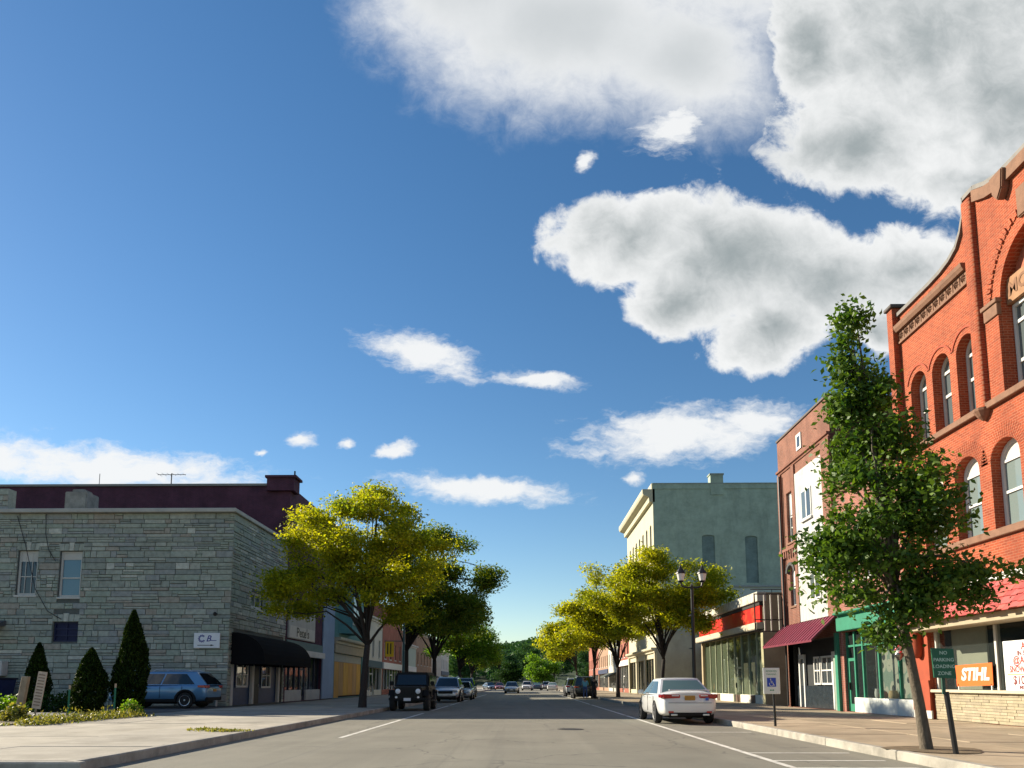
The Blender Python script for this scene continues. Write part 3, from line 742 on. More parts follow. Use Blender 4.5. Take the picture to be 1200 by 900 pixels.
def cornice(b, fr, u0, u1, z, mat, h=.35, out=.3, name='cornice'):
    m = MB(); pr = [(-.01, 0), (-out*.35, .02), (-out*.4, h*.4), (-out*.9, h*.55), (-out, h*.7), (-out, h), (.2, h)]
    pr[0] = (.2, 0)
    n = len(pr)
    m.add([fr(u, z+dz, d) for u in (u0, u1) for d, dz in pr], [tuple(range(n)), tuple(range(2*n-1, n-1, -1))] + [(i, (i+1) % n, (i+1) % n+n, i+n) for i in range(n)])
    m.build(name, mat, b)
def shop(side, y0, y1, h, wm, label, floors=2, nwin=3, fm=None, sign=None, awn=None, wind=(.95, 1.7), gfl=3.3, depth=14, name='shop_building', win_top=0, cor=None, arch=0, glassm=None, bulkm=None):
    x = FR_ if side > 0 else FL_
    fr = FX(x, -side); fm = fm or WHITE2
    b = thing(name, label, 'building', (x, (y0+y1)/2, .15))
    holes = [hole(y0+.35, y1-.35, .16, gfl-.55)]
    wins = []
    if floors > 1:
        fh = (h-gfl-.6)/(floors-1); step = (y1-y0)/nwin
        for f in range(floors-1):
            for i in range(nwin):
                c = y0+(i+.5)*step; z = gfl+.55+f*fh
                wins.append(hole(c-wind[0]/2, c+wind[0]/2, z, z+min(wind[1], fh-.7), arch))
    body(b, fr, [(y0+.01, .05), (y1-.01, .05), (y1-.01, h), (y0+.01, h)], holes+wins, x, x+side*depth, y0+.01, y1-.01, h, wm)
    for w in wins: window(b, fr, w, .2, fm, glassm or SKYG, .07, rails=(.5,), sill=fm)
    n = max(3, int((y1-y0)/1.6)); mull = [y0+.35+(y1-y0-.7)*k/n for k in range(1, n)]
    dk = n//2
    storefront(b, fr, y0+.35, y1-.35, gfl-.55, .65, fm, bulkm or wm, mull, (mull[dk-1], mull[dk]) if n > 2 else None)
    if sign is not None: fbox(MB(), fr, y0+.2, y1-.2, gfl-.52, gfl+.15, -.14, -.002).build('sign_board', sign, b, bevel=.02)
    if awn is not None:
        m = MB(); m.add([fr(u, z, d) for u in (y0+.25, y1-.25) for z, d in ((gfl-.5, -.16), (gfl-1.0, -1.3), (gfl-1.2, -1.3), (gfl-.75, -.16))], [(0, 1, 2, 3), (7, 6, 5, 4), (0, 4, 5, 1), (1, 5, 6, 2), (2, 6, 7, 3), (3, 7, 4, 0)]); m.build('awning', awn, b)
    cornice(b, fr, y0+.02, y1-.02, h-.35, cor or fm, .36, .35)
    return b

# ------------------------------------------------------------------ right side beyond the red block
GREEN = pm('green_paint', (.028, .19, .115), .5, .12, 3)
def pink_building():
    b = thing('brick_building', 'lower pinkish brick building with green shopfront behind the young tree', 'building', (FR_, 28.3, .15))
    fr = FX(FR_, -1); y0, y1 = 25.38, 31.14
    pk = brick('pink_brick', (.30, .105, .078), (.25, .088, .066), (.30, .175, .14), var=.22, stain=(.17, .07, .055), msize=.011)
    W = [(26.0, 26.95), (27.75, 28.7), (29.5, 30.45)]
    H = [hole(a, c, 5.2, 7.1, .12) for a, c in W]
    body(b, fr, [(y0, .05), (y1, .05), (y1, 9.2), (y0, 9.2)], [hole(y0+.25, y1-.2, .16, 3.3)] + H, FR_, 28, y0, y1, 9.2, pk)
    for h in H: window(b, fr, h, .22, WHITE, SKYG, .08, rails=(.5,), sill=WHITE2)
    cornice(b, fr, y0+.02, y1-.02, 8.8, STONE, .4, .3)
    fbox(MB(), fr, y0+.1, y1-.05, 3.32, 3.85, -.2, -.002).build('sign_fascia', GREEN, b, bevel=.02)
    cornice(b, fr, y0+.1, y1-.05, 3.86, GREEN, .2, .32, 'fascia_cap')
    mural = mural_mat()
    storefront(b, fr, y0+.25, y1-.2, 3.28, .72, GREEN, pm('white_bulkhead', (.60, .62, .58), .7, .1, 3), [26.7, 28.2, 29.5, 30.2], (30.2, 31.0), depth=.2, inside=NEAR_BLACK, transom=2.72)
    fbox(MB(), fr, 25.7, 29.4, .74, 2.66, .55, .6).build('painted_screen', mural, b)
    return b
def mural_mat():
    m, nt, b = new_mat('mural_board'); N, L = nt.nodes.new, nt.links.new
    geo = N('ShaderNodeNewGeometry'); v = N('ShaderNodeTexVoronoi'); v.inputs['Scale'].default_value = 2.3; L(geo.outputs['Position'], v.inputs['Vector'])
    r = N('ShaderNodeValToRGB'); r.color_ramp.interpolation = 'CONSTANT'
    e = r.color_ramp.elements; e[0].color = (.015, .02, .02, 1); e[1].position = .30; e[1].color = (.42, .41, .33, 1)
    x = e.new(.62); x.color = (.20, .27, .22, 1)
    L(v.outputs['Distance'], r.inputs[0]); L(r.outputs[0], b.inputs['Base Color']); b.inputs['Roughness'].default_value = .8
    return m
PINK = pink_building()
for k, (y, rr, hh, c, nm) in enumerate(((28.9, .12, .34, (.62, .60, .55), 'tall white'), (28.45, .15, .24, (.42, .13, .05), 'rust-red'), (27.7, .17, .28, (.52, .36, .17), 'straw-coloured'))):
    m = MB(); m.lathe([(rr*.7, 0), (rr*.95, hh*.2), (rr, hh*.55), (rr*.8, hh*.9), (rr*.85, hh), (rr*.7, hh), (rr*.6, hh*.6)], (FR_+.34, y, .722), 14)
    tag(m.build('flower_pot', pm('pot_%d' % k, c, .7, .15, 8), smooth=True, sharp=50), nm + ' pot standing in the green shop window', 'pot', 'pots in the green shop window')
# barber pole on the pier beside the green shop
bp_ = thing('barber_pole', 'red and white striped barber pole hanging at the green shop corner', 'barber pole', (FR_-.42, 25.55, 1.95))
MB().lathe([(.11, .25), (.11, 1.05)], (FR_-.42, 25.55, 1.95), 16).build('glass_cylinder', pm('pole_white', (.7, .7, .68), .3, 0), bp_, smooth=True, sharp=40)
for k in range(3):
    pts = [(FR_-.42+.113*math.cos(t), 25.55+.113*math.sin(t), 2.22+.76*(t-2*math.pi*k/3)/(2*math.pi)) for t in np.linspace(2*math.pi*k/3, 2*math.pi*k/3+2*math.pi, 22)]
    MB().tube(pts, .022, 5).build('stripe', pm('stripe_red', (.50, .03, .03), .4, 0), bp_)
for z0, s in ((2.95, 1), (2.25, -1)):
    MB().lathe([(.14, 0), (.15, .05*s), (.13, .12*s), (.06, .22*s), (.02, .26*s)], (FR_-.42, 25.55, z0), 14).build('end_cap', pm('dark_chrome', (.25, .25, .24), .25, 0, metal=.9), bp_, smooth=True)
MB().box(FR_-.42, FR_-.1, 25.53, 25.57, 3.0, 3.05).box(FR_-.42, FR_-.1, 25.53, 25.57, 2.13, 2.17).build('bracket', BLACK, bp_)

def panel_building():
    b = thing('brick_building', 'three-storey brown brick building with a white boarded strip down its front', 'building', (FR_, 34.4, .15))
    fr = FX(FR_, -1); y0, y1 = 31.18, 37.7; h = 13.25
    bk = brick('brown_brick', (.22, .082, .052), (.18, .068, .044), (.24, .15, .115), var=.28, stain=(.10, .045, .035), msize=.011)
    side = brick('shaded_brown_brick', (.10, .045, .03), (.08, .04, .028), (.1, .07, .055), var=.2)  # front brick darkened: the flank's shade is put into the colour
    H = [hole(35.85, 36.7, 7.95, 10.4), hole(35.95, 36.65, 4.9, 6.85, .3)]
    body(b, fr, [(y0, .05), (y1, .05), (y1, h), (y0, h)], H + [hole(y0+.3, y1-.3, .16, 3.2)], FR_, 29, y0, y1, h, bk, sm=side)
    w = window(b, fr, H[0], .2, WHITE, DARKG, .09, rails=(.3, .52), top=.56, top_mat=WHITE, sill=STONE)
    window(b, fr, H[1], .2, WHITE, DARKG, .07, rails=(.45,), top=.5, top_mat=WHITE, sill=STONE)
    m = MB(); c = 36.3
    m.add([fr(c+r*math.cos(t), 6.5+r*.8*math.sin(t), d) for t in np.linspace(0, math.pi, 13) for r, d in ((.42, -.002), (.42, -.13), (.6, -.13), (.6, -.002))], [(4*i+j, 4*i+(j+1) % 4, 4*i+4+(j+1) % 4, 4*i+4+j) for i in range(12) for j in range(4)])
    m.build('window_hood', pm('dark_hood', (.05, .05, .05), .7), b)
    # recessed bands and piers
    for a, c_ in ((37.25, 37.68), (35.38, 35.75), (31.2, 32.1)):
        fbox(MB(), fr, a, c_, 3.9, 11.5, -.08, -.002).build('pier', bk, b)
    cornice(b, fr, y0+.02, y1-.02, 11.5, bk, .22, .14, 'brick_band')
    fbox(MB(), fr, y0+.01, y1-.01, 13.252, 13.34, -.06, .35).build('coping', pm('dark_coping', (.09, .07, .06), .7), b)
    for i in range(7):
        u = 35.45+i*.3; fbox(MB(), fr, u, u+.13, 7.25, 7.55, -.14, -.085).build('corbel', bk, b)
    fbox(MB(), fr, 35.4, 37.6, 7.56, 7.7, -.16, -.085).build('brick_band', bk, b)
    # white boarded strip
    brd = pm('white_siding', (.43, .43, .42), .6, .08, 2, dirt=(.34, .33, .30), dscale=.9)
    for i in range(9):
        u = 32.15+i*.355; fbox(MB(), fr, u+.004, u+.351, 4.05, 11.0, -.06, -.003).build('board', brd, b)
    for (a, c_, z, t) in ((33.35, 34.5, 8.6, 9.95), (32.75, 33.9, 4.9, 6.1)):
        fo = MB(); fbox(fo, fr, a, c_, z, t, -.1, -.055); wo = fo.build('window', WHITE, b)
        for k in range(2):
            q = a+.07+k*(c_-a)/2; e = q+(c_-a)/2-.12
            MB().quad(fr(q, z+.07, -.103), fr(e, z+.07, -.103), fr(e, t-.07, -.103), fr(q, t-.07, -.103)).build('pane', SKYG if k else DARKG, wo, fixn=False)
        fbox(MB(), fr, a-.06, c_+.06, z-.09, z-.002, -.16, -.056).build('sill', WHITE2, wo)
    fo = MB(); fbox(fo, fr, 34.35, 34.95, 12.0, 12.75, -.05, -.002); wo = fo.build('window', WHITE, b)
    MB().quad(fr(34.48, 12.13, -.053), fr(34.82, 12.13, -.053), fr(34.82, 12.62, -.053), fr(34.48, 12.62, -.053)).build('pane', DARKG, wo, fixn=False)
    # drainpipe
    MB().tube([fr(37.2, .2, -.15), fr(37.2, 11.4, -.15)], .05, 8).build('drainpipe', BLACK, b)
    # metal awning with standing ribs
    aw = pm('burgundy_metal', (.155, .018, .036), .45, .35, 2, spec=.5, streak=(1, 5, 1))
    x0, z0, x1, z1 = FR_-.08, 4.02, FR_-1.15, 3.0
    m = MB(); m.add([(x, y, z) for y in (31.25, 37.6) for x, z in ((x0, z0), (x1, z1), (x1, z1-.07), (x0, z0-.07))], [(0, 1, 2, 3), (7, 6, 5, 4), (0, 4, 5, 1), (1, 5, 6, 2), (2, 6, 7, 3), (3, 7, 4, 0)]); ao = m.build('awning', aw, b)
    for i in range(18):
        y = 31.27+i*.372
        m = MB(); m.add([(x, yy, z+dz) for yy in (y-.015, y+.015) for x, z, dz in ((x0, z0, .001), (x1, z1, .001), (x1, z1, .035), (x0, z0, .035))], [(0, 1, 2, 3), (7, 6, 5, 4), (0, 4, 5, 1), (1, 5, 6, 2), (2, 6, 7, 3), (3, 7, 4, 0)]); m.build('rib', aw, ao)
    # recessed shopfront: white framed windows, doors, dark panelled base
    dk = pm('dark_tile', (.02, .028, .035), .25, .4, 5, spec=.6)
    fbox(MB(), fr, y0+.32, y1-.32, .16, 1.15, .34, .4).build('bulkhead', dk, b)
    for a, c_ in ((33.0, 34.25), (34.35, 35.1)):
        window(b, fr, hole(a, c_, 1.2, 2.45), .4, WHITE, DARKG, .08, rails=(.5,), munt=(.5,), name='shop_window')
    for a, c_ in ((32.25, 32.95), (36.2, 36.9)):
        dm = MB(); fbox(dm, fr, a, a+.13, .17, 2.6, .3, .4); fbox(dm, fr, c_-.13, c_, .17, 2.6, .3, .4); fbox(dm, fr, a+.13, c_-.13, 2.4, 2.6, .3, .4); do = dm.build('door', WHITE, b)
        MB().quad(fr(a+.12, .2, .36), fr(c_-.12, .2, .36), fr(c_-.12, 2.42, .36), fr(a+.12, 2.42, .36)).build('pane', DARKG, do, fixn=False)
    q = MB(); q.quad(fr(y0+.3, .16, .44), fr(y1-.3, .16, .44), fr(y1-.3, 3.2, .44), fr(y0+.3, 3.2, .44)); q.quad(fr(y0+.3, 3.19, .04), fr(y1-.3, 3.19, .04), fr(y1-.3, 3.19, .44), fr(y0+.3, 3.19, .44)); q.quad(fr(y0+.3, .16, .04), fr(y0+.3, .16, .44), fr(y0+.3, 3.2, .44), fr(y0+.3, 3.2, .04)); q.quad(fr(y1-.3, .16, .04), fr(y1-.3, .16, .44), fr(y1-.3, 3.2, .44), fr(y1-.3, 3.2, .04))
    q.build('recess_wall', pm('dark_recess', (.025, .028, .03), .8, .2, 4), b, fixn=False)  # dark interior behind the shopfront is put into this wall's colour
    fbox(MB(), fr, 31.3, 31.55, .16, 3.3, -.12, -.004).build('post', GREEN, b)
    fbox(MB(), fr, 31.7, 32.15, .16, 2.3, .05, .12).build('side_door', pm('sage_door', (.22, .27, .22), .6, .1, 3), b)
    return b
PANEL = panel_building()
# empty steel frame of a projecting sign
sf = thing('sign_frame', 'empty black steel frame of a projecting sign with pale vertical bars', 'sign frame', (12.1, 37.9, 3.75))
m = MB()
for z in (3.78, 4.35, 5.62): m.box(11.4, 12.78, 37.87, 37.92, z, z+.05)
for x in (11.4, 12.73): m.box(x, x+.05, 37.865, 37.925, 3.78, 5.67)
m.build('frame', BLACK, sf)
MB().box(11.25, 13.6, 37.88, 37.915, 5.86, 5.9).build('tie_rod', BLACK, sf)
MB().tube([(12.3, 37.9, 5.66), (12.3, 37.9, 5.88)], .015, 6).build('hanger', BLACK, sf)
for x in (11.9, 12.22, 12.62): MB().tube([(x, 37.9, 3.83), (x, 37.9, 5.62)], .035, 8).build('bar', pm('pale_bar', (.58, .55, .47), .6, .1, 6), sf)

def red_sign_shop():
    b = thing('shop_building', 'single-storey shop with long red sign band and peeling white parapet', 'building', (FR_, 48.2, .15))
    fr = FX(FR_, -1); y0, y1, h = 41.0, 55.5, 6.1
    tan = pm('tan_render', (.34, .27, .17), .85, .18, 1.2, .2, 20)
    body(b, fr, [(y0, .05), (y1, .05), (y1, h), (y0, h)], [hole(y0+.4, y1-.4, .16, 4.1)], FR_, 30, y0, y1, h, tan)
    peel = pm('peeling_white', (.52, .49, .41), .8, .12, 3, .2, 20, dirt=(.12, .10, .07), dscale=2.4)
    fbox(MB(), fr, y0-.02, y1+.02, 5.62, 6.14, -.3, .2).build('parapet_board', peel, b, bevel=.02)
    fbox(MB(), fr, y0+.02, y1-.02, 5.42, 5.61, -.18, -.002).build('dark_strip', pm('strip_near_black', (.03, .028, .025), .9), b)  # solid dark strip projecting below the parapet board
    n = 8; w = (y1-y0-.2)/n
    rs = pm('red_sign_panel', (.52, .014, .010), .4, .12, 2, dirt=(.45, .10, .03), dscale=1.3)
    for i in range(n): fbox(MB(), fr, y0+.1+i*w+.006, y0+.1+(i+1)*w-.006, 4.52, 5.41, -.14, -.003).build('sign_panel', rs, b)
    fbox(MB(), fr, y0-.01, y1+.01, 4.14, 4.5, -.4, .0).build('lower_cornice', pm('cream_cornice', (.50, .45, .33), .7, .14, 2, dirt=(.35, .3, .2), dscale=2), b, bevel=.03)
    fbox(MB(), fr, y0+.05, y1-.05, 4.1, 4.138, -.36, .1).build('soffit', NEAR_BLACK, b)
    fm = pm('greenish_frame', (.30, .33, .22), .6, .2, 3)
    wb = pm('white_block', (.62, .60, .52), .7, .1, 3)
    gl = glass('green_shop_glass', (.12, .15, .10), .45)
    mull = [y0+.4+(y1-y0-.8)*k/9 for k in range(1, 9)]
    storefront(b, fr, y0+.4, y1-.4, 4.1, .62, fm, wb, mull, (mull[2], mull[3]), gm=gl, inside=pm('pale_interior', (.20, .19, .13), .9, .3, 1), idepth=2.2)
    for k in (0, 2, 5):
        fbox(MB(), fr, mull[k]+.1, mull[k]+.9, .18, .6, -.004, .02).build('vent_panel', pm('brown_vent', (.10, .06, .04), .7), b)
    for k in (1, 4, 6):
        window(b, fr, hole(mull[k]+.25, mull[k]+1.05, .7, 2.9), .9, WHITE, DARKG, .1, rails=(.55,), munt=(.5,), name='inner_door')
    fbox(MB(), fr, y0+.0, y0+.38, .16, 4.1, -.06, -.002).build('pier', pm('mossy_pier', (.36, .33, .2), .85, .25, 3, dirt=(.12, .13, .06), dscale=1.5), b)
    return b
REDSIGN = red_sign_shop()

def grey_block():
    b = thing('painted_building', 'tall grey-green painted brick block with cream cornice and a small chimney', 'building', (FR_, 83.5, .15))
    fr = FX(FR_, -1); y0, y1, h, x1 = 74.2, 93, 20.3, 36
    gg = brick('grey_green_brick', (.36, .45, .36), (.32, .405, .325), (.34, .425, .34), var=.2, stain=(.22, .275, .225), msize=.012)
    cr = pm('cream_wall', (.46, .43, .31), .8, .08, 1)
    wins = []
    for f, z in enumerate((6.0, 10.4, 14.6)):
        for i in range(7): wins.append(hole(y0+1.2+i*2.45, y0+2.2+i*2.45, z, z+2.4, .25))
    sh = [hole(17.5, 18.75, 11.6, 15.7, .2), hole(21.7, 22.9, 10.95, 15.6, .2)]
    body(b, fr, [(y0, .05), (y1, .05), (y1, h), (y0, h)], wins + [hole(y0+.4, y1-.4, .16, 3.7)], FR_, x1, y0, y1, h, cr, side_holes=sh, sm=gg)
    for w in wins: window(b, fr, w, .2, WHITE2, DARKG, .08, rails=(.5,))
    brd = brick('bricked_up', (.18, .25, .235), (.155, .215, .205), (.19, .26, .24), var=.25)
    for s in sh: MB().add([FY(y0)(u, z, .12) for u, z in s], [tuple(range(len(s)))]).build('blocked_window', brd, b, fixn=False)
    m = MB(); m.box(FR_-.004, x1, y0-.06, y0+.3, h+.002, h+.5); m.build('parapet', gg, b)
    MB().box(FR_-.02, x1+.02, y0-.1, y0+.34, h+.5, h+.6).build('coping', pm('grey_coping', (.26, .30, .26), .8), b)
    cornice(b, fr, y0+.0, y1, h-1.3, cr, 1.3, 1.0)
    fbox(MB(), fr, y0+.01, y1, h+.01, h+.6, -.1, .4).build('front_parapet', cr, b)
    mc = MB(); mc.box(18.5, 19.75, y0-.08, y0+.9, h-.6, h+1.4); mc.build('chimney', gg, b)
    MB().box(18.42, 19.83, y0-.14, y0+.98, h+1.4, h+1.55).build('chimney_cap', pm('grey_coping', (.16, .17, .15)), b)
    MB().box(FR_+.02, x1, y0-.012, y0-.002, .1, 6.3).build('lower_render', pm('tan_wash', (.36, .34, .26), .85, .15, .8), b)
    MB().box(20.5, x1, y0-.2, y0-.003, 10.55, 10.7).build('ledge', pm('lead_ledge', (.30, .32, .31), .7), b)
    MB().box(20.5, x1, y0-.016, y0-.004, 6.31, 10.54).build('side_render', pm('pale_grey_wash', (.44, .50, .44), .85, .12, .8), b)
    mull = [y0+.4+(y1-y0-.8)*k/10 for k in range(1, 10)]
    storefront(b, fr, y0+.4, y1-.4, 3.7, .6, CREAM, CREAM, mull, (mull[3], mull[4]))
    for k in (0, 3, 6, 9): fbox(MB(), fr, y0+.1+k*2.0, y0+.65+k*2.0, .16, 4.2, -.16, -.004).build('column', CREAM, b, bevel=.02)
    cornice(b, fr, y0+.05, y1-.05, 4.21, CREAM, .5, .5, 'shop_cornice')
    return b
GREYB = grey_block()
low = thing('low_store', 'low grey flat-roofed store between the red sign shop and the grey block', 'building', (FR_+6, 65, .15))
MB().box(FR_+4.5, 34, 57, 74.0, .05, 4.6).build('wall', pm('grey_block_wall', (.24, .225, .19), .85, .15, 1), low)
MB().box(FR_+4.35, 34.1, 56.85, 74.02, 4.6, 4.75).build('roof', TARROOF, low)
MB().box(FR_+4.43, FR_+4.49, 60, 63.4, .17, 3.0).build('roller_door', pm('roller_grey', (.38, .37, .33), .5, .1, 2), low)
shop(1, 93.1, 104, 8.0, brick('far_red_brick', (.32, .10, .07), (.27, .09, .06), (.3, .18, .14)), 'two-storey red brick shop with white and red fascia beyond the cream columns', 2, 4, WHITE, pm('sign_white', (.7, .69, .66), .6, .05), gfl=4.0, cor=WHITE)
shop(1, 104.1, 116, 10.5, pm('white_wall', (.50, .48, .42), .8, .08, 1), 'white three-storey building far down the right side', 3, 4, WHITE, None, pm('dark_awn', (.05, .06, .05), .8))
shop(1, 116.1, 131, 7.5, brick('far_tan_brick', (.36, .22, .14), (.32, .19, .12), (.3, .24, .2)), 'tan brick shop far down the right side', 2, 5, WHITE2, pm('sign_navy', (.03, .04, .09), .5, .05))
shop(1, 131.1, 150, 9, brick('far_red_brick', (.32, .10, .07), (.27, .09, .06), (.3, .18, .14)), 'last red brick building on the right before the hill', 2, 6, WHITE2, None)

# ------------------------------------------------------------------ left side: the stone building
def stone_building():
    b = thing('stone_building', 'two-storey grey stone building with random ashlar wall at left', 'building', (-22, 37.6, .15))
    fr, fs = FY(37.6), FX(FL_, 1)
    W = [(-25.24, -24.25, 5.62, 7.85), (-23.12, -22.02, 5.52, 7.82), (-23.22, -22.0, 3.3, 4.27)]
    mort = pm('stone_mortar', (.10, .11, .10), .95, .15, 4)
    X0, Y1, H = -34, 46.5, 9.75
    mb = MB(); wall_panel(mb, fr, [(X0, .05), (FL_, .05), (FL_, H), (X0, H)], [hole(*w) for w in W], .22)
    WS = [(40.5, 42.3, 5.3, 6.15), (43.5, 45.5, 5.35, 6.2)]
    wall_panel(mb, fs, [(37.6, .05), (Y1, .05), (Y1, H), (37.6, H)], [hole(*w) for w in WS] + [hole(38.1, 46.2, .16, 2.9)], .22)
    mb.quad((X0, 37.6, .05), (X0, Y1, .05), (X0, Y1, H), (X0, 37.6, H))
    mb.build('wall', mort, b, fixn=False)
    MB().box(X0+.02, FL_-.02, 37.62, Y1, H-.35, H-.2).build('roof', TARROOF, b)
    cols = [(.32, .345, .29), (.28, .305, .26), (.36, .38, .325), (.28, .295, .28), (.32, .295, .245), (.295, .335, .275), (.47, .475, .41), (.235, .26, .235)]
    wts = [5, 6, 3, 3, 1.5, 4, 1.2, 2.5]
    sm = [pm('ashlar_%d' % i, c, .9, .22, 5, .5, 22) for i, c in enumerate(cols)]
    rnd = random.Random(21)
    def lay(u0, u1, zt, holes, bands):
        """random coursed blocks, cut back round the openings"""
        out = []; z = .16
        while z < zt-.08:
            h = rnd.choice((.17, .22, .26, .30, .34)); h = min(h, zt-z)
            if zt - (z+h) < .1: h = zt-z
            u = u0
            while u < u1-.02:
                w = min(rnd.choice((.3, .42, .55, .7, .85, 1.05, 1.3)), u1-u)
                if u1-(u+w) < .2: w = u1-u
                parts = [(z, z+h)]
                if h > .2 and rnd.random() < .38: q = z+h*rnd.uniform(.35, .6); parts = [(z, q), (q, z+h)]
                for a, c in parts:
                    segs = [(u, u+w)]
                    for (hu0, hu1, hz0, hz1) in holes:
                        if c <= hz0+.01 or a >= hz1-.01: continue
                        ns = []
                        for s0, s1 in segs:
                            if s1 <= hu0 or s0 >= hu1: ns.append((s0, s1)); continue
                            if s0 < hu0-.05: ns.append((s0, hu0))
                            if s1 > hu1+.05: ns.append((hu1, s1))
                        segs = ns
                    for s0, s1 in segs: out.append((s0, s1, a, c))
                u += w
            z += h
        return out
    holesA = [(u0-.02, u1+.02, z0-.09, z1+.02) for u0, u1, z0, z1 in W]
    holesA[0] = (W[0][0]-.02, W[0][1]+.02, W[0][2]-.09, W[0][3]+.42); holesA[1] = (W[1][0]-.02, W[1][1]+.02, W[1][2]-.09, W[1][3]+.42); holesA[2] = (W[2][0]-.02, W[2][1]+.02, W[2][2]-.02, W[2][3]+.4)
    st = lay(X0, FL_+.05, H, holesA, None)
    vis = sorted([s for s in st if s[0] > -27.4], key=lambda s: -(s[1]-s[0])*(s[3]-s[2]))
    big = set(vis[:300])
    rest = MB()
    def block(m, f, s, mi):
        u0, u1, z0, z1 = s; g = .007; p = rnd.uniform(.025, .07); e = min(.018, (z1-z0)*.2)
        u0 += g; u1 -= g; z0 += g; z1 -= g
        j = lambda: rnd.uniform(-.006, .006)
        A = [f(u0, z0, .0), f(u1, z0, .0), f(u1, z1, .0), f(u0, z1, .0)]
        B = [f(u0+e*.3, z0+e*.3, -p*.6), f(u1-e*.3, z0+e*.3, -p*.6), f(u1-e*.3, z1-e*.3, -p*.6), f(u0+e*.3, z1-e*.3, -p*.6)]
        Cc = [f(u0+e+j(), z0+e+j(), -p+j()), f(u1-e+j(), z0+e+j(), -p+j()), f(u1-e+j(), z1-e+j(), -p+j()), f(u0+e+j(), z1-e+j(), -p+j())]
        m.add(A+B+Cc, [(i, (i+1) % 4, (i+1) % 4+4, i+4) for i in range(4)] + [(i+4, (i+1) % 4+4, (i+1) % 4+8, i+8) for i in range(4)] + [(8, 9, 10, 11)], mi)
    for s in st:
        mi = rnd.choices(range(8), wts)[0]
        if s in big:
            m = MB(); block(m, fr, s, 0); m.build('stone', sm[mi], b, fixn=False)
        else: block(rest, fr, s, mi)
    hs = [(u0-.02, u1+.02, z0-.02, z1+.02) for u0, u1, z0, z1 in WS] + [(38.05, 46.25, 0, 3.9)]
    for s in lay(37.6, Y1, H, hs, None): block(rest, fs, s, rnd.choices(range(8), wts)[0])
    o = rest.build('smaller_stones', sm, b, fixn=False); o['kind'] = 'stuff'
    # flared lintel stones
    for (u0, u1, z0, z1) in W:
        c = (u0+u1)/2; n = 5; w = (u1-u0+.06)/n
        for i in range(n):
            a = u0-.03+i*w; f = (i-2)*.035
            MB().prism([(a+.006, z1+.03), (a+w-.006, z1+.03), (a+w-.006+f+.015, z1+.38+(.06 if i == 2 else 0)), (a+.006+f-.015, z1+.38+(.06 if i == 2 else 0))], fr, -.05, -.001).build('lintel_stone', sm[6] if i == 2 else sm[rnd.randrange(3)], b, bevel=.008)
    # windows: boarded top, white frames
    for k, (u0, u1, z0, z1) in enumerate(W[:2]):
        window(b, fr, hole(u0, u1, z0, z1), .16, WHITE2, glass('blue_pane' if k else 'dim_pane', (.10, .20, .26) if k else (.03, .045, .06)), .1, rails=(.42,), munt=() if k else (.33, .66), sill=WHITE2, top=.76 if not k else .82, top_mat=WHITE2, bars_t=.03 if not k else .05)
    u0, u1, z0, z1 = W[2]
    window(b, fr, hole(u0, u1, z0, z1), .16, pm('navy_paint', (.012, .016, .06), .6, .1), pm('navy_pane', (.012, .016, .055), .5, .2, 3, spec=.2), .07, rails=(.33, .66), munt=(.5,))
    for w in WS: window(b, fs, hole(*w), .16, WHITE2, SKYG, .12, munt=(.5,), sill=WHITE2)
    # copings
    cp = pm('pale_coping', (.40, .39, .35), .75, .12, 2)
    MB().box(-26.3, FL_+.2, 37.28, 37.6+.2, H+.0, H+.2).box(FL_-.2, FL_+.2, 37.81, Y1, H+.0, H+.2).build('coping', cp, b, bevel=.02)
    m = MB()
    for (s0, s1, a, c) in lay(-34, -26.0, 1.35, [], None): block(m, fr, (s0, s1, a+H-.1, c+H-.1), rnd.randrange(6))
    m.box(-34, -26.02, 37.62, 38.2, H-.05, H+1.3, 1); m.build('raised_parapet', sm, b)
    mc = MB(); mc.box(-24.0, -22.85, 39, 40.2, H-.3, H+1.5); mc.box(-23.75, -23.1, 39.2, 40.0, H+1.5, H+1.68); mc.build('chimney', pm('grey_chimney', (.24, .24, .22), .9, .35, 2, .4, 12), b, bevel=.04)
    # wall lamp, cables
    MB().lathe([(.02, 0), (.08, .03), (.10, .12), (.04, .2)], (-15.15, 37.42, 4.55), 10).build('wall_lamp', BLACK, b)
    for pts in ([(-25.4, 37.5, 9.6), (-24.9, 37.5, 8.2), (-24.2, 37.48, 5.9), (-23.5, 37.48, 4.8), (-22.8, 37.5, 4.4)], [(-23.95, 37.5, 9.7), (-23.9, 37.5, 8.7), (-23.7, 37.5, 7.9), (-23.3, 37.5, 7.3)]):
        MB().tube(pts, .018, 5).build('cable', BLACK, b)
    MB().tube([(-14.9, 37.46, .16), (-14.9, 37.46, 1.1)], .06, 8).build('downpipe', WHITE2, b)
    # shop on the street side
    nb = pm('navy_tile', (.025, .05, .12), .4, .25, 6)
    fbox(MB(), fs, 38.12, 46.18, .16, 2.88, .2, .24).build('shop_wall', nb, b)
    for a, c, z0, z1 in ((39.2, 40.9, 1.05, 2.4), (43.0, 44.6, 1.0, 2.4)):
        window(b, fs, hole(a, c, z0, z1), .19, WHITE, DARKG, .1, rails=(.5,), munt=(.6,), name='shop_window')
    dm = fbox(MB(), fs, 41.75, 42.6, .17, 2.3, .12, .195); do = dm.build('door', pm('dark_door', (.015, .016, .02), .5), b)
    fbox(MB(), fs, 42.42, 42.47, 1.1, 1.2, .05, .119).build('handle', cp, do)
    for u in (38.3, 41.3, 45.7): fbox(MB(), fs, u, u+.28, .16, 2.88, .02, .19).build('post', WHITE2, b, bevel=.02)
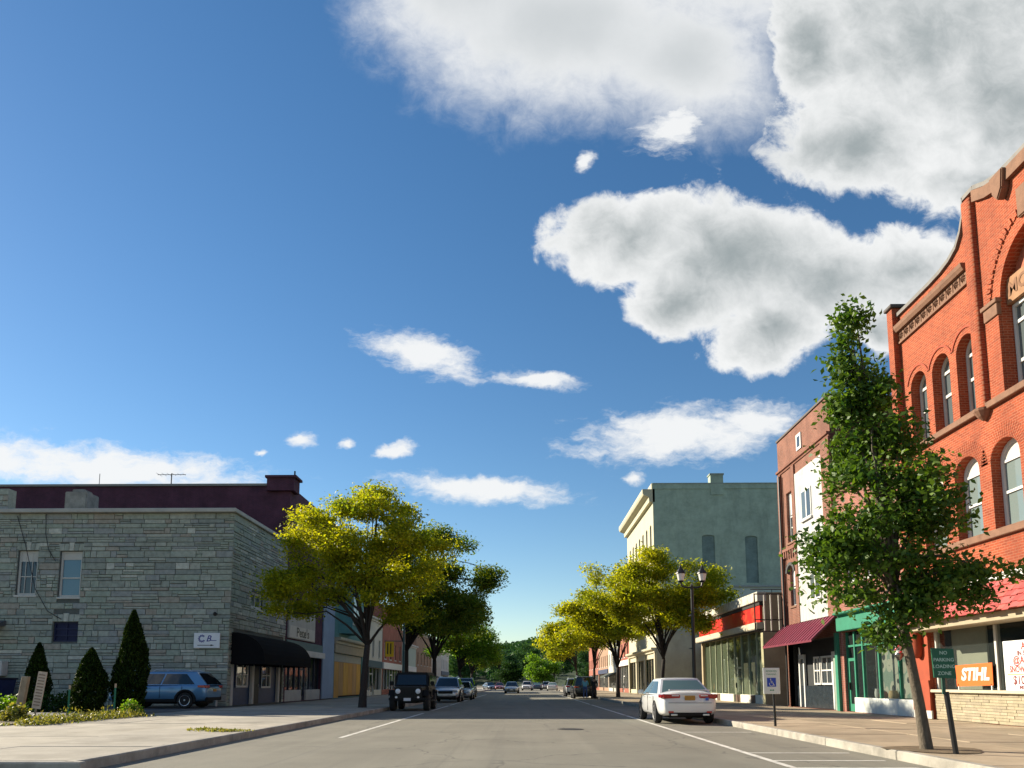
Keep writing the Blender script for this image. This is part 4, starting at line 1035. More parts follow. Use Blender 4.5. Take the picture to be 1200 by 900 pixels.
    # black canvas awning with rounded ends
    aw = pm('black_canvas', (.008, .008, .009), .95, .1, 2, spec=.1)
    n = 9; pr = [(.02-1.75*math.sin(t), 2.45+1.35*math.cos(t)) for t in np.linspace(0, math.pi/2, n)] + [(-1.73, 2.2), (.02, 2.2)]
    k = len(pr); m = MB()
    m.add([fs(u, z, d) for u in (37.9, 46.3) for d, z in pr], [tuple(range(k)), tuple(range(2*k-1, k-1, -1))] + [(i, (i+1) % k, (i+1) % k+k, i+k) for i in range(k) if i != k-2])
    m.build('awning', aw, b)
    return b
STONEB = stone_building()
# sign board on the stone wall
sg = thing('wall_sign', 'white board with a blue gear-like emblem and a black arrow on the stone wall', 'sign', (-15.5, 37.5, 2.95))
MB().box(-16.14, -14.86, 37.44, 37.5, 2.98, 3.72).build('board', pm('sign_face', (.74, .75, .76), .5, .03), sg, bevel=.008)
blue = pm('emblem_blue', (.02, .02, .22), .5, 0)
m = MB()
for k in range(20):
    t0 = math.radians(40+k*14.5); t1 = t0+math.radians(11)
    ro = .2 if k % 2 else .17
    m.add([(-15.74+r*math.cos(t), 37.436, 3.44+r*math.sin(t)) for r, t in ((.1, t0), (ro, t0), (ro, t1), (.1, t1))], [(0, 1, 2, 3)])
m.build('emblem', blue, sg, fixn=False)
text_mb('B', .42, (-15.42, 37.437, 3.43), (1, 0, 0), (0, -1, 0), .004, .002, shear=.3).build('lettering', blue, sg)
MB().box(-15.3, -15.02, 37.435, 37.438, 3.33, 3.36).build('underline', blue, sg)
MB().add([(x, 37.435, z) for x, z in ((-15.95, 3.10), (-15.3, 3.10), (-15.3, 3.07), (-15.12, 3.115), (-15.3, 3.16), (-15.3, 3.13), (-15.95, 3.13))], [tuple(range(7))]).build('arrow', BLACK, sg, fixn=False)
# canopy, box and blue skip at the far left of the stone wall
cn = MB(); cn.add([(x, y, z) for x in (-28.5, -25.55) for y, z in ((37.5, 4.35), (36.3, 3.95), (36.3, 3.85), (37.5, 4.1))], [(0, 1, 2, 3), (7, 6, 5, 4), (0, 4, 5, 1), (1, 5, 6, 2), (2, 6, 7, 3), (3, 7, 4, 0)])
tag(cn.build('door_canopy', pm('slate_canopy', (.09, .095, .10), .7, .2, 4)), 'dark sloping canopy on the stone wall at the left edge', 'canopy')
ac = thing('air_conditioner', 'pale boxed air conditioner on the stone wall at the left edge', 'air conditioner', (-25.7, 37.3, 1.6))
MB().box(-26.3, -25.28, 37.05, 37.53, 1.62, 2.35).build('case', WHITE2, ac, bevel=.02)
for k in range(6): MB().box(-26.2, -25.4, 37.035, 37.049, 1.7+k*.1, 1.74+k*.1).build('slat', pm('grey_slat', (.35, .35, .35), .6), ac)
sk = thing('dumpster', 'dark blue steel dumpster below the air conditioner', 'dumpster', (-25.6, 36.5, .145))
MB().add([(x, y, z) for z, e in ((.25, .12), (1.45, 0)) for x, y in ((-26.9+e, 35.8+e), (-24.45-e, 35.8+e), (-24.45-e, 37.0-e), (-26.9+e, 37.0-e))], [(0, 1, 2, 3), (4, 5, 6, 7)] + [(i, (i+1) % 4, (i+1) % 4+4, i+4) for i in range(4)]).build('bin', pm('skip_blue', (.012, .02, .085), .5, .2, 3), sk, bevel=.02)
MB().box(-26.95, -24.4, 35.75, 37.05, 1.45, 1.53).build('lid', pm('skip_lid', (.015, .018, .04), .5), sk, bevel=.02)
for x in (-26.6, -24.9):
    for y in (36.0, 36.8): MB().lathe([(.1, -.04), (.1, .04)], (x, y, .25), 10, 'Y').build('caster', BLACK, sk)
# roof aerials
an = thing('roof_aerial', 'thin television aerial with cross bars on the brown roof', 'aerial', (-22.3, 47, 13.6))
MB().tube([(-22.3, 47.2, 13.5), (-22.3, 47.2, 14.5)], .035, 6).build('mast', BLACK, an)
MB().tube([(-23.2, 47.2, 14.42), (-21.4, 47.2, 14.42)], .02, 5).build('boom', BLACK, an)
for k in range(6): MB().tube([(-23.1+k*.32, 46.8+.04*k, 14.43), (-23.1+k*.32, 47.6-.04*k, 14.43)], .01, 4).build('element', BLACK, an)
tag(MB().tube([(-26.9, 47.2, 13.5), (-26.9, 47.2, 14.5)], .02, 5).build('roof_mast', BLACK), 'bare thin mast on the brown roof near the stone chimney', 'mast')

def brown_building():
    b = thing('brick_building', 'dark purple-brown brick building rising behind the stone one', 'building', (FL_, 52.5, .15))
    fs = FX(FL_, 1); y0, y1, h, x1 = 46.6, 58.5, 13.5, -52
    pb = brick('purple_brown_brick', (.085, .026, .050), (.066, .022, .042), (.085, .045, .062), var=.35, stain=(.04, .018, .035), msize=.012)
    W = [hole(48+i*2.6, 49.1+i*2.6, z, z+2.2, .15) for z in (6.4, 10.0) for i in range(4)]
    body(b, fs, [(y0, .05), (y1, .05), (y1, h), (y0, h)], W + [hole(y0+.3, 55.1, .16, 3.4)], FL_, x1, y0, y1, h, pb)
    for w in W: window(b, fs, w, .2, WHITE2, SKYG, .08, rails=(.5,), sill=STONE)
    MB().box(x1, FL_+.02, y0-.12, y0+.25, h, h+.14).build('coping', pm('pale_roof_edge', (.22, .22, .20), .7, .1), b)
    mc = MB(); mc.box(-15.9, -14.2, y0-.3, y0+.9, h-.35, h+.45); mc.box(-16.0, -14.05, y0-.4, y0+1.0, h+.45, h+.6); mc.build('corner_pier', pb, b)
    m = MB(); m.box(-14.25, -14.17, y0-.2, y0-.12, h+.6, h+.9); m.build('finial', BLACK, b)
    # wall sign of the ground-floor shop
    s = fbox(MB(), fs, 46.95, 52.9, 4.05, 5.95, -.12, -.004).build('sign_board', pm('sign_grey', (.42, .43, .40), .7, .1, 2), b, bevel=.02)
    fbox(MB(), fs, 47.1, 52.75, 4.1, 4.85, -.14, -.121).build('sign_panel', pm('sign_cream', (.55, .55, .50), .7, .08, 2), s)
    text_mb("Pete's", .82, fs(49.9, 4.47, -.142), (0, 1, 0), (1, 0, 0), .015, .006, squash=1.5).build('lettering', BLACK, s)
    fbox(MB(), fs, 46.75, 55.15, 3.42, 3.95, -.1, -.002).build('fascia', pm('teal_fascia', (.10, .17, .17), .7, .1, 2), b, bevel=.02)
    fbox(MB(), fs, 46.9, 55.1, 3.0, 3.4, -.3, -.002).build('shop_cornice', pm('white_fascia', (.52, .52, .50), .7, .1, 2), b, bevel=.02)
    mull = [48.2, 49.4, 50.5, 51.6, 52.8, 54.0]
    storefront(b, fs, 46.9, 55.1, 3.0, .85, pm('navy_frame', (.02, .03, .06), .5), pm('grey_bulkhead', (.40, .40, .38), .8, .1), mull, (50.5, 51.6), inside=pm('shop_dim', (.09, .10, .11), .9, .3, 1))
    for k, u in enumerate((47.5, 48.9, 52.2, 53.4)):
        fbox(MB(), fs, u, u+.5, .87, 2.9, .5, .56).build('curtain', pm('pale_curtain', (.52, .54, .54), .9, .12, 6), b)
    fbox(MB(), fs, 55.2, 58.45, .16, 7.6, -.1, -.003).build('blue_pier', pm('pale_blue_paint', (.22, .30, .42), .7, .1, 1), b, bevel=.02)
    return b
BROWNB = brown_building()

def boarded_shop():
    b = thing('shop_building', 'boarded-up shop with orange plywood sheets and teal bay window above', 'building', (FL_, 64, .15))
    fs = FX(FL_, 1); y0, y1, h = 58.6, 69.4, 10.6
    tl = pm('teal_boards', (.07, .20, .20), .7, .12, 2, streak=(.3, .3, 6))
    body(b, fs, [(y0, .05), (y1, .05), (y1, h), (y0, h)], [hole(y0+.4, y1-.4, .16, 3.6)], FL_, -30, y0, y1, h, tl)
    ply = [pm('plywood_%d' % i, c, .8, .2, 3, streak=(1, 1, .2)) for i, c in enumerate(((.50, .26, .06), (.42, .24, .09), (.55, .30, .05)))]
    for i in range(6):
        a = y0+.5+i*1.64; fbox(MB(), fs, a, a+1.6, .3 if i else .16, 2.95, .06, .1).build('plywood_sheet', ply[i % 3], b)
    fbox(MB(), fs, y0+.42, y1-.42, 2.96, 3.58, .05, .1).build('boarded_transom', pm('grey_board', (.34, .33, .27), .8, .1), b)
    q = fbox(MB(), fs, y0+.4, y1-.4, .16, 3.6, .22, .25).build('backing', NEAR_BLACK, b)
    fbox(MB(), fs, y0+.1, y1-.1, 3.62, 4.3, -.16, -.002).build('sign_board', pm('tan_board', (.36, .30, .2), .8, .15), b, bevel=.02)
    cornice(b, fs, y0+.05, y1-.05, 4.31, CREAM, .5, .55, 'shop_cornice')
    # bay window
    m = MB(); m.add([fs(u, z, d) for z in (5.2, 8.8) for u, d in ((60.2, -.002), (60.9, -.9), (63.4, -.9), (64.1, -.002))], [(0, 1, 2, 3), (7, 6, 5, 4), (0, 4, 5, 1), (1, 5, 6, 2), (2, 6, 7, 3)]); bay = m.build('bay_window', tl, b)
    fr2 = Fr(fs(0, 0, -.9), (0, 1, 0), (1, 0, 0))
    for a in (61.0, 62.2): 
        fbox(MB(), fr2, a, a+1.1, 5.9, 8.3, -.05, -.003).build('bay_frame', WHITE2, bay)
        MB().quad(fr2(a+.1, 6, -.055), fr2(a+1.0, 6, -.055), fr2(a+1.0, 8.2, -.055), fr2(a+.1, 8.2, -.055)).build('pane', SKYG, bay, fixn=False)
    cornice(b, fs, y0+.05, y1-.05, h-.4, CREAM, .45, .45)
    return b
boarded_shop()
shop(-1, 69.6, 79, 7.6, pm('cream_far', (.48, .46, .40), .8, .1, 1), 'small cream shop with dark teal fascia beyond the plywood', 2, 3, WHITE2, pm('teal_dark', (.03, .08, .10), .6))
shop(-1, 79.2, 92, 9.4, brick('far_red_brick', (.32, .10, .07), (.27, .09, .06), (.3, .18, .14)), 'red brick two-storey shop halfway down the left side', 2, 4, WHITE, pm('sign_white', (.7, .69, .66)))
shop(-1, 92.2, 104, 6.2, pm('pale_green_wall', (.40, .46, .40), .8, .1, 1), 'low pale green shop with big panes down the left side', 1, 4, WHITE, pm('sign_white', (.7, .69, .66)))
shop(-1, 104.2, 122, 8.4, brick('far_tan_brick', (.36, .22, .14), (.32, .19, .12), (.3, .24, .2)), 'tan brick building far down the left side', 2, 5, WHITE2, None, pm('dark_awn', (.05, .06, .05)))
shop(-1, 136, 150, 7, pm('white_wall', (.50, .48, .42)), 'white two-storey building past the gap on the left', 2, 5, WHITE2, pm('sign_navy', (.03, .04, .09)))
# ------------------------------------------------------------------ vehicles
def paint(name, col, metal=.3):
    if name in MATS: return MATS[name]
    m, nt, b = new_mat(name)
    b.inputs['Base Color'].default_value = (*col, 1); b.inputs['Metallic'].default_value = metal; b.inputs['Roughness'].default_value = .35
    b.inputs['Coat Weight'].default_value = 1.0; b.inputs['Coat Roughness'].default_value = .04
    N, L = nt.nodes.new, nt.links.new
    geo = N('ShaderNodeTexCoord'); n = N('ShaderNodeTexNoise'); n.inputs['Scale'].default_value = 2.5; n.inputs['Detail'].default_value = 6; L(geo.outputs['Object'], n.inputs['Vector'])
    r = N('ShaderNodeMapRange'); r.inputs['To Min'].default_value = .25; r.inputs['To Max'].default_value = .5; L(n.outputs['Fac'], r.inputs['Value']); L(r.outputs[0], b.inputs['Roughness'])
    MATS[name] = m
    return m
TYRE = pm('tyre_rubber', (.018, .018, .019), .85, .15, 8)
RIM = pm('alloy_rim', (.55, .56, .58), .3, .05, 5, metal=.85)
TRIM = pm('black_trim', (.009, .009, .010), .6, .1, 5, spec=.2)
CARG = glass('car_glass', (.012, .016, .018), 0, .02)
CARGL = glass('car_rear_glass', (.10, .16, .15), 0, .03)  # pale greenish reflection is put into the rear pane's base colour
LAMPR = pm('tail_lamp_red', (.36, .008, .012), .15, .05, 10, coat=1)
LAMPW = pm('lamp_clear', (.70, .72, .74), .08, .05, 10, coat=1)
PLATE_Y = pm('plate_gold', (.36, .19, .03), .5, .15, 20)
PLATE_W = pm('plate_white', (.62, .63, .65), .5, .05, 20)
def eval_mesh(o):
    dg = bpy.context.evaluated_depsgraph_get(); dg.update()
    return bpy.data.meshes.new_from_object(o.evaluated_get(dg))
def loft_body(name, secs, arches, mat, parent, W, sub=2):
    """secs: (x, zlow, zshoulder, ztop, halfwidth); arches: (x, radius, z)"""
    vs, fs = [], []
    for (x, zl, zb, zt, hw) in secs:
        half = [(.0, zl), (.72*hw, zl), (.93*hw, zl+.05), (.985*hw, zl+.32*(zb-zl)), (1.0*hw, zl+.62*(zb-zl)), (.985*hw, zb-.05), (.93*hw, zb), (.6*hw, zt), (0, zt+.008)]
        ring = [(x, y, z) for y, z in half] + [(x, -y, z) for y, z in half[-2:0:-1]]
        vs += ring
    n = 16
    for i in range(len(secs)-1):
        for k in range(n): fs.append((i*n+k, i*n+(k+1) % n, (i+1)*n+(k+1) % n, (i+1)*n+k))
    fs.append(tuple(range(n))[::-1]); fs.append(tuple((len(secs)-1)*n+k for k in range(n)))
    me = bpy.data.meshes.new(name); me.from_pydata(vs, [], fs)
    bm = bmesh.new(); bm.from_mesh(me); bmesh.ops.recalc_face_normals(bm, faces=bm.faces); bm.to_mesh(me); bm.free()
    o = bpy.data.objects.new(name, me); COL.objects.link(o)
    s = o.modifiers.new('s', 'SUBSURF'); s.levels = sub; s.render_levels = sub
    cut = MB()
    for (x, r, z) in arches:
        cut.lathe([(r, -W), (r, W)], (x, 0, z), 28, 'Y')
    co = cut.build('cutter', mat, None, org=(0, 0, 0))
    bo = o.modifiers.new('b', 'BOOLEAN'); bo.operation = 'DIFFERENCE'; bo.object = co; bo.solver = 'EXACT'
    m2 = eval_mesh(o)
    bpy.data.objects.remove(co); bpy.data.objects.remove(o)
    m2.materials.clear(); m2.materials.append(mat)
    m2.shade_smooth(); m2.set_sharp_from_angle(angle=R(38))
    r = bpy.data.objects.new(name, m2); COL.objects.link(r); r.parent = parent; ORG[r.name] = Vector((0, 0, 0))
    return r
def add_wheel(t, x, y, r, w=.2, rim=None, spokes=10):
    s = 1 if y > 0 else -1
    m = MB(); m.lathe([(r*.66, -w/2), (r*.93, -w/2), (r, -w*.32), (r, w*.32), (r*.93, w/2), (r*.66, w/2)], (x, y, r), 28, 'Y')
    wo = m.build('wheel', TYRE, t, smooth=True, sharp=40)
    m = MB(); yo = y + s*w*.40
    m.lathe([(r*.66, -s*.05), (r*.67, s*.03), (r*.60, s*.02), (r*.58, -s*.03)], (x, yo, r), 28, 'Y')
    m.lathe([(r*.12, -s*.02), (r*.12, s*.025), (.01, s*.03)], (x, yo, r), 12, 'Y')
    for k in range(spokes):
        a = 2*math.pi*k/spokes
        c, sn = math.cos(a), math.sin(a); pw = r*.055
        p = [(r*.1, -pw), (r*.62, -pw*.8), (r*.62, pw*.8), (r*.1, pw)]
        q = [(x+u*c-v*sn, r+u*sn+v*c) for u, v in p]
        m.add([(a_, yo+s*.015, b_) for a_, b_ in q] + [(a_, yo-s*.02, b_) for a_, b_ in q], [(0, 1, 2, 3), (7, 6, 5, 4), (0, 4, 5, 1), (1, 5, 6, 2), (2, 6, 7, 3), (3, 7, 4, 0)])
    m.build('rim', rim or RIM, wo, smooth=True, sharp=30)
    MB().lathe([(r*.64, -.01), (r*.64, .01)], (x, y+s*w*.22, r), 24, 'Y').build('brake_disc', TRIM, wo)
def cabin(t, p, mat, name='roof'):
    """p: ws (windscreen foot), rf, rr (roof front/rear), bl (rear glass foot), zb, zr, hb, hr"""
    ws, rf, rr, bl, zb, zr, hb, hr = [p[k] for k in ('ws', 'rf', 'rr', 'bl', 'zb', 'zr', 'hb', 'hr')]
    zbr = p.get('zbr', zb)
    def pt(x, s, tt): return (x, s*(hb+(hr-hb)*tt), zb+(zr-.05-zb)*tt)
    def xa(tt): return ws+(rf-ws)*tt
    def xc(tt): return bl+(rr-bl)*tt
    # structure under the glass
    nu, nt_ = 8, 6
    m = MB()
    grid = []
    for i in range(nt_+1):
        tt = i/nt_; row = []
        f, r_ = xa(tt), xc(tt)
        hw = hb+(hr-hb)*tt; z = zb+(zr-.05-zb)*tt
        pts = [(f+.06*(1-(2*j/nu-1)**2)*(1), hw*(1-2*j/nu), z) for j in range(nu+1)]          # across the front, bowed
        pts += [(f+(r_-f)*j/nu, -hw*(1+.02*math.sin(math.pi*j/nu)), z) for j in range(1, nu)]
        pts += [(r_-.05*(1-(2*j/nu-1)**2), -hw*(1-2*j/nu), z) for j in range(nu+1)]
        pts += [(r_+(f-r_)*j/nu, hw*(1+.02*math.sin(math.pi*j/nu)), z) for j in range(1, nu)]
        row = pts; grid.append(row)
    n = len(grid[0])
    vs = [q for row in grid for q in row]
    fs = [(i*n+k, i*n+(k+1) % n, (i+1)*n+(k+1) % n, (i+1)*n+k) for i in range(nt_) for k in range(n)]
    # domed roof: shrink rings
    base = grid[-1]; cx_ = sum(q[0] for q in base)/n
    for s, dz in ((.97, .026), (.90, .042), (.7, .055), (.35, .064)):
        vs += [(cx_+(q[0]-cx_)*(1-(1-s)*.8), q[1]*s, q[2]+dz) for q in base]
    k0 = nt_*n
    for j in range(4): fs += [(k0+j*n+k, k0+j*n+(k+1) % n, k0+(j+1)*n+(k+1) % n, k0+(j+1)*n+k) for k in range(n)]
    fs.append(tuple(k0+4*n+k for k in range(n)))
    m.add(vs, fs); m.build('cabin', mat, t, smooth=True, sharp=45)
    off = .008
    def pane(name, pts, gm):
        return MB().add(pts, [tuple(range(len(pts)))]).build(name, gm, t, fixn=True)
    gm = p.get('glass', CARG)
    # windscreen and rear window as bowed grids
    def glassgrid(name, front, gm, t0=.06, t1=.93, inset_=.07):
        mm = MB(); vv = []; NU = 8
        for i in range(5):
            tt = t0+(t1-t0)*i/4; x = xa(tt) if front else xc(tt); hw = hb+(hr-hb)*tt - inset_; z = zb+(zr-.05-zb)*tt
            for j in range(NU+1):
                q = 1-2*j/NU; bow = (.06 if front else -.05)*(1-(q*hw/(hw+inset_))**2)
                nx, nz_ = (zr-zb, (ws-rf)) if front else (-(zr-zb), (rr-bl)); L_ = math.hypot(nx, nz_)
                vv.append((x+bow+off*nx/L_*1.5, q*hw, z+off*abs(nz_)/L_*1.5))
        mm.add(vv, [(i*(NU+1)+j, i*(NU+1)+j+1, (i+1)*(NU+1)+j+1, (i+1)*(NU+1)+j) for i in range(4) for j in range(NU)])
        return mm.build(name, gm, t, smooth=True)
    glassgrid('windscreen', True, gm); glassgrid('rear_window', False, p.get('rglass', gm))
    t0, t1 = .07, .88
    cuts = p.get('pillars', [.5]); fr_ = [0]+cuts+[1]
    for s in (1, -1):
        for i in range(len(fr_)-1):
            pts = []
            for tt in (t0, t1):
                f = xa(tt)-.10; r_ = xc(tt)+p.get('cp', .12)
                a = f+(r_-f)*fr_[i] - (.035 if i else 0); c = f+(r_-f)*fr_[i+1] + (.035 if i < len(fr_)-2 else 0)
                pts.append((a, c, tt))
            (a0, c0, _), (a1, c1, _) = pts
            y0 = hb+(hr-hb)*t0; y1 = hb+(hr-hb)*t1; z0 = zb+(zr-.05-zb)*t0; z1 = zb+(zr-.05-zb)*t1
            vv = []; K = 5
            for j in range(K):
                q = j/(K-1)
                for (a, c, y, z, tt) in ((a0, c0, y0, z0, t0), (a1, c1, y1, z1, t1)):
                    x = a+(c-a)*q; f, r_ = xa(tt), xc(tt); w = (x-f)/(r_-f)
                    vv.append((x, s*(y*(1+.02*math.sin(math.pi*min(1, max(0, w))))+off), z))
            MB().add(vv, [(2*j, 2*j+1, 2*j+3, 2*j+2) for j in range(K-1)]).build('side_window', gm, t, smooth=True)
def common(t, L_, W, wb, wr, xo=0, rim=None, tw=.21, spokes=10):
    for x in (wb/2+xo, -wb/2+xo):
        for y in (W/2-.11, -W/2+.11): add_wheel(t, x, y, wr, tw, rim, spokes)
    MB().box(-L_/2+.35, L_/2-.35, -W/2+.3, W/2-.3, .2, .5).build('underbody', TRIM, t)
def mirrors(t, x, y, z, mat, s=1.0):
    for k in (1, -1):
        m = MB(); m.box(x-.07*s, x+.05*s, k*y, k*(y+.2*s), z, z+.14*s); m.build('wing_mirror', mat, t, bevel=.03)
def sedan(name, label, mat, group=None, detail=True, L_=4.85, W=1.84, H=1.45, glassm=None):
    t = thing(name, label, 'car', (0, 0, 0), group, local=True)
    h = W/2; e = L_/2
    secs = [(-e, .42, .62, .66, h*.76), (-e+.05, .30, .86, .92, h*.86), (-e+.22, .25, .93, 1.03, h*.94), (-e+.7, .22, .93, 1.05, h*.985), (-.9, .21, .90, .98, h), (.2, .21, .885, .95, h), (1.0, .21, .87, .96, h*.995), (1.35, .21, .82, .92, h*.99), (e-.45, .22, .72, .80, h*.94), (e-.12, .26, .60, .67, h*.82), (e, .34, .50, .54, h*.66)]
    wb, wr = 2.78, .335; xo = .05
    loft_body('body', secs, [(wb/2+xo, wr+.055, wr), (-wb/2+xo, wr+.055, wr)], mat, t, W)
    cabin(t, dict(ws=1.25, rf=.42, rr=-1.0, bl=-1.85, zb=.90, zr=H-.02, hb=h*.90, hr=h*.66, pillars=[.43], cp=.34, rglass=CARGL), mat)
    common(t, L_, W, wb, wr, xo)
    if detail:
        for s in (1, -1):
            m = MB(); y0, y1 = s*h*.32, s*h*.885
            m.add([(-e+.015+dx, y, z) for dx in (0, .14) for y, z in ((y0, .80), (y1, .79), (y1+s*.02, .93), (y0, .91))], [(0, 1, 2, 3), (7, 6, 5, 4), (0, 4, 5, 1), (1, 5, 6, 2), (2, 6, 7, 3), (3, 7, 4, 0)])
            m.build('tail_lamp', LAMPR, t, bevel=.02)
            m = MB(); m.box(-e+.005, -e+.02, s*h*.36, s*h*.6, .865, .895); m.build('reverse_lamp', LAMPW, t)
            m = MB(); m.box(-e+.08, -e+.5, s*(h*.905), s*(h*.955), .80, .92); m.build('lamp_wrap', LAMPR, t, bevel=.02)
            MB().box(e-.42, e-.12, s*h*.5, s*h*.82, .62, .70).build('headlamp', LAMPW, t, bevel=.02)
            MB().box(-e+.01, -e+.03, s*h*.55, s*h*.72, .36, .41).build('reflector', LAMPR, t)
            MB().box(-e-.005, -e+.1, s*h*.42, s*h*.64, .27, .33).build('exhaust', RIM, t, bevel=.015)
            for x in (.42, -.62): MB().box(x-.1, x+.1, s*(h*.985), s*(h*1.012), .80, .825).build('door_handle', mat, t, bevel=.008)
            for x in (1.05, -.15, -1.2): MB().box(x, x+.012, s*h*.985, s*h*1.001, .36, .86).build('door_seam', TRIM, t)
        MB().box(-e-.008, -e+.02, -.16, .16, .74, .88).build('number_plate', PLATE_Y, t, bevel=.006)
        MB().box(-e+.0, -e+.03, -h*.3, h*.3, .89, .92).build('boot_trim', RIM, t, bevel=.006)
        MB().box(-e+.02, -e+.16, -h*.68, h*.68, 1.035, 1.065).build('boot_lip', mat, t, bevel=.012)
        MB().box(-e+.02, -e+.1, -h*.70, h*.70, .26, .38).build('bumper_insert', TRIM, t, bevel=.02)
        MB().box(-e-.004, -e+.05, -h*.72, h*.72, .655, .665).build('boot_seam', TRIM, t)
        MB().box(-e-.006, -e+.02, -h*.62, -h*.52, .73, .82).build('sticker', pm('sticker_blue', (.05, .12, .45), .5, 0), t)
    else:
        for s in (1, -1):
            MB().box(e-.30, e-.05, s*h*.48, s*h*.80, .58, .68).build('headlamp', LAMPW, t, bevel=.02)
            MB().box(-e+.02, -e+.1, s*h*.5, s*h*.86, .80, .92).build('tail_lamp', LAMPR, t, bevel=.02)
        MB().box(e-.06, e-.01, -.5, .5, .40, .52).build('grille', TRIM, t, bevel=.01)
        MB().box(e-.012, e+.012, -.15, .15, .42, .53).build('number_plate', PLATE_W, t)
    mirrors(t, .95, h*.93, .90, mat)
    return t
def suv(name, label, mat, group=None, L_=4.6, W=1.87, H=1.68, wb=2.7, wr=.36, glassm=None, slope=.35, rails=True, rim=None, cp=.2, pil=(.36, .70)):
    t = thing(name, label, 'car', (0, 0, 0), group, local=True)
    h = W/2; e = L_/2
    secs = [(-e, .50, .80, .86, h*.80), (-e+.06, .36, 1.0, 1.06, h*.90), (-e+.25, .30, 1.06, 1.10, h*.955), (-e+.8, .27, 1.05, 1.10, h*.99), (-.5, .26, 1.02, 1.08, h), (.5, .26, 1.0, 1.06, h), (1.05, .26, .98, 1.05, h*.995), (1.35, .26, .93, 1.03, h*.99), (e-.4, .28, .83, .93, h*.95), (e-.1, .32, .72, .80, h*.86), (e, .40, .60, .66, h*.72)]
    loft_body('body', secs, [(wb/2, wr+.06, wr), (-wb/2, wr+.06, wr)], mat, t, W)
    cabin(t, dict(ws=1.2, rf=.45, rr=-e+.55, bl=-e+.55-slope, zb=1.03, zr=H-.03, hb=h*.90, hr=h*.70, pillars=list(pil), cp=cp, glass=glassm or CARG), mat)
    common(t, L_, W, wb, wr, 0, rim)
    for s in (1, -1):
        MB().box(-e-.0, -e+.16, s*h*.55, s*h*.90, .90, 1.04).build('tail_lamp', LAMPR, t, bevel=.025)
        MB().box(-e+.1, -e+.42, s*h*.88, s*h*.955, .92, 1.03).build('lamp_wrap', LAMPR, t, bevel=.02)
        MB().box(e-.28, e-.04, s*h*.5, s*h*.83, .74, .85).build('headlamp', LAMPW, t, bevel=.025)
        MB().lathe([(.06, 0), (.06, .03)], (e-.10, s*h*.6, .50), 10, 'X').build('fog_lamp', LAMPW, t)
        m = MB(); m.box(-wb/2+wr+.08, wb/2-wr-.08, s*(h-.05), s*(h+.012), .28, .42); m.build('sill_trim', TRIM, t, bevel=.02)
        for xw in (wb/2, -wb/2):
            m = MB(); pts = np.linspace(-.15, math.pi+.15, 15)
            m.add([(xw+r_*math.cos(a), s*y, wr+r_*math.sin(a)) for a in pts for r_, y in ((wr+.05, h*.93), (wr+.05, h+.012), (wr+.13, h+.008), (wr+.13, h*.93))], [(4*i+j, 4*i+(j+1) % 4, 4*i+4+(j+1) % 4, 4*i+4+j) for i in range(14) for j in range(4)])
            m.build('wheel_arch_trim', TRIM, t)
        for x in (.35, -.72): MB().box(x-.11, x+.11, s*h*.985, s*h*1.015, .90, .93).build('door_handle', mat, t, bevel=.008)
        for x in (.95, -.2, -1.2): MB().box(x, x+.012, s*h*.985, s*h*1.002, .45, .98).build('door_seam', TRIM, t)
        if rails: MB().tube([(.35, s*h*.62, H-.05), (.2, s*h*.62, H+.03), (-1.3, s*h*.62, H+.02), (-1.5, s*h*.62, H-.05)], .018, 6).build('roof_rail', RIM, t)
    MB().box(e-.08, e-.005, -.48, .48, .56, .76).build('grille', TRIM, t, bevel=.02)
    MB().box(e-.02, e+.012, -.16, .16, .46, .57).build('number_plate', PLATE_W, t)
    MB().box(-e-.012, -e+.03, -.16, .16, .74, .86).build('rear_plate', PLATE_Y, t)
    MB().box(-e+.0, -e+.12, -h*.82, h*.82, .34, .52).build('rear_bumper', TRIM, t, bevel=.03)
    MB().box(e-.16, e-.03, -h*.75, h*.75, .34, .46).build('front_bumper', TRIM, t, bevel=.03)
    mirrors(t, .9, h*.94, 1.02, mat, 1.1)
    return t
def put(t, x, y, heading, z=0.004):
    """heading: angle of the nose in the plan, 90 = away from the camera"""
    t.location = (x, y, z); t.rotation_euler = (0, 0, R(heading)); return t
def relabel(o, label): o['label'] = label; return o
PW = paint('white_paintwork', (.66, .66, .655), 0); PS = paint('silver_paintwork', (.50, .52, .54), .6); PB = paint('blue_paintwork', (.10, .24, .42), .5)
PK = paint('black_paintwork', (.012, .012, .014), .1); PD = paint('navy_paintwork', (.02, .05, .10), .4); PR = paint('maroon_paintwork', (.22, .03, .03), .3); PG = paint('pale_grey_paintwork', (.36, .38, .38), .5)
put(sedan('sedan_car', 'white saloon parked at the right kerb, rear towards the camera', PW), 5.08, 26.25, 90.6)
put(suv('suv_car', 'light blue SUV parked against the stone wall behind the cypresses', PB, slope=.55, cp=.52, pil=(.45,)), -16.35, 35.2, 178, .15)

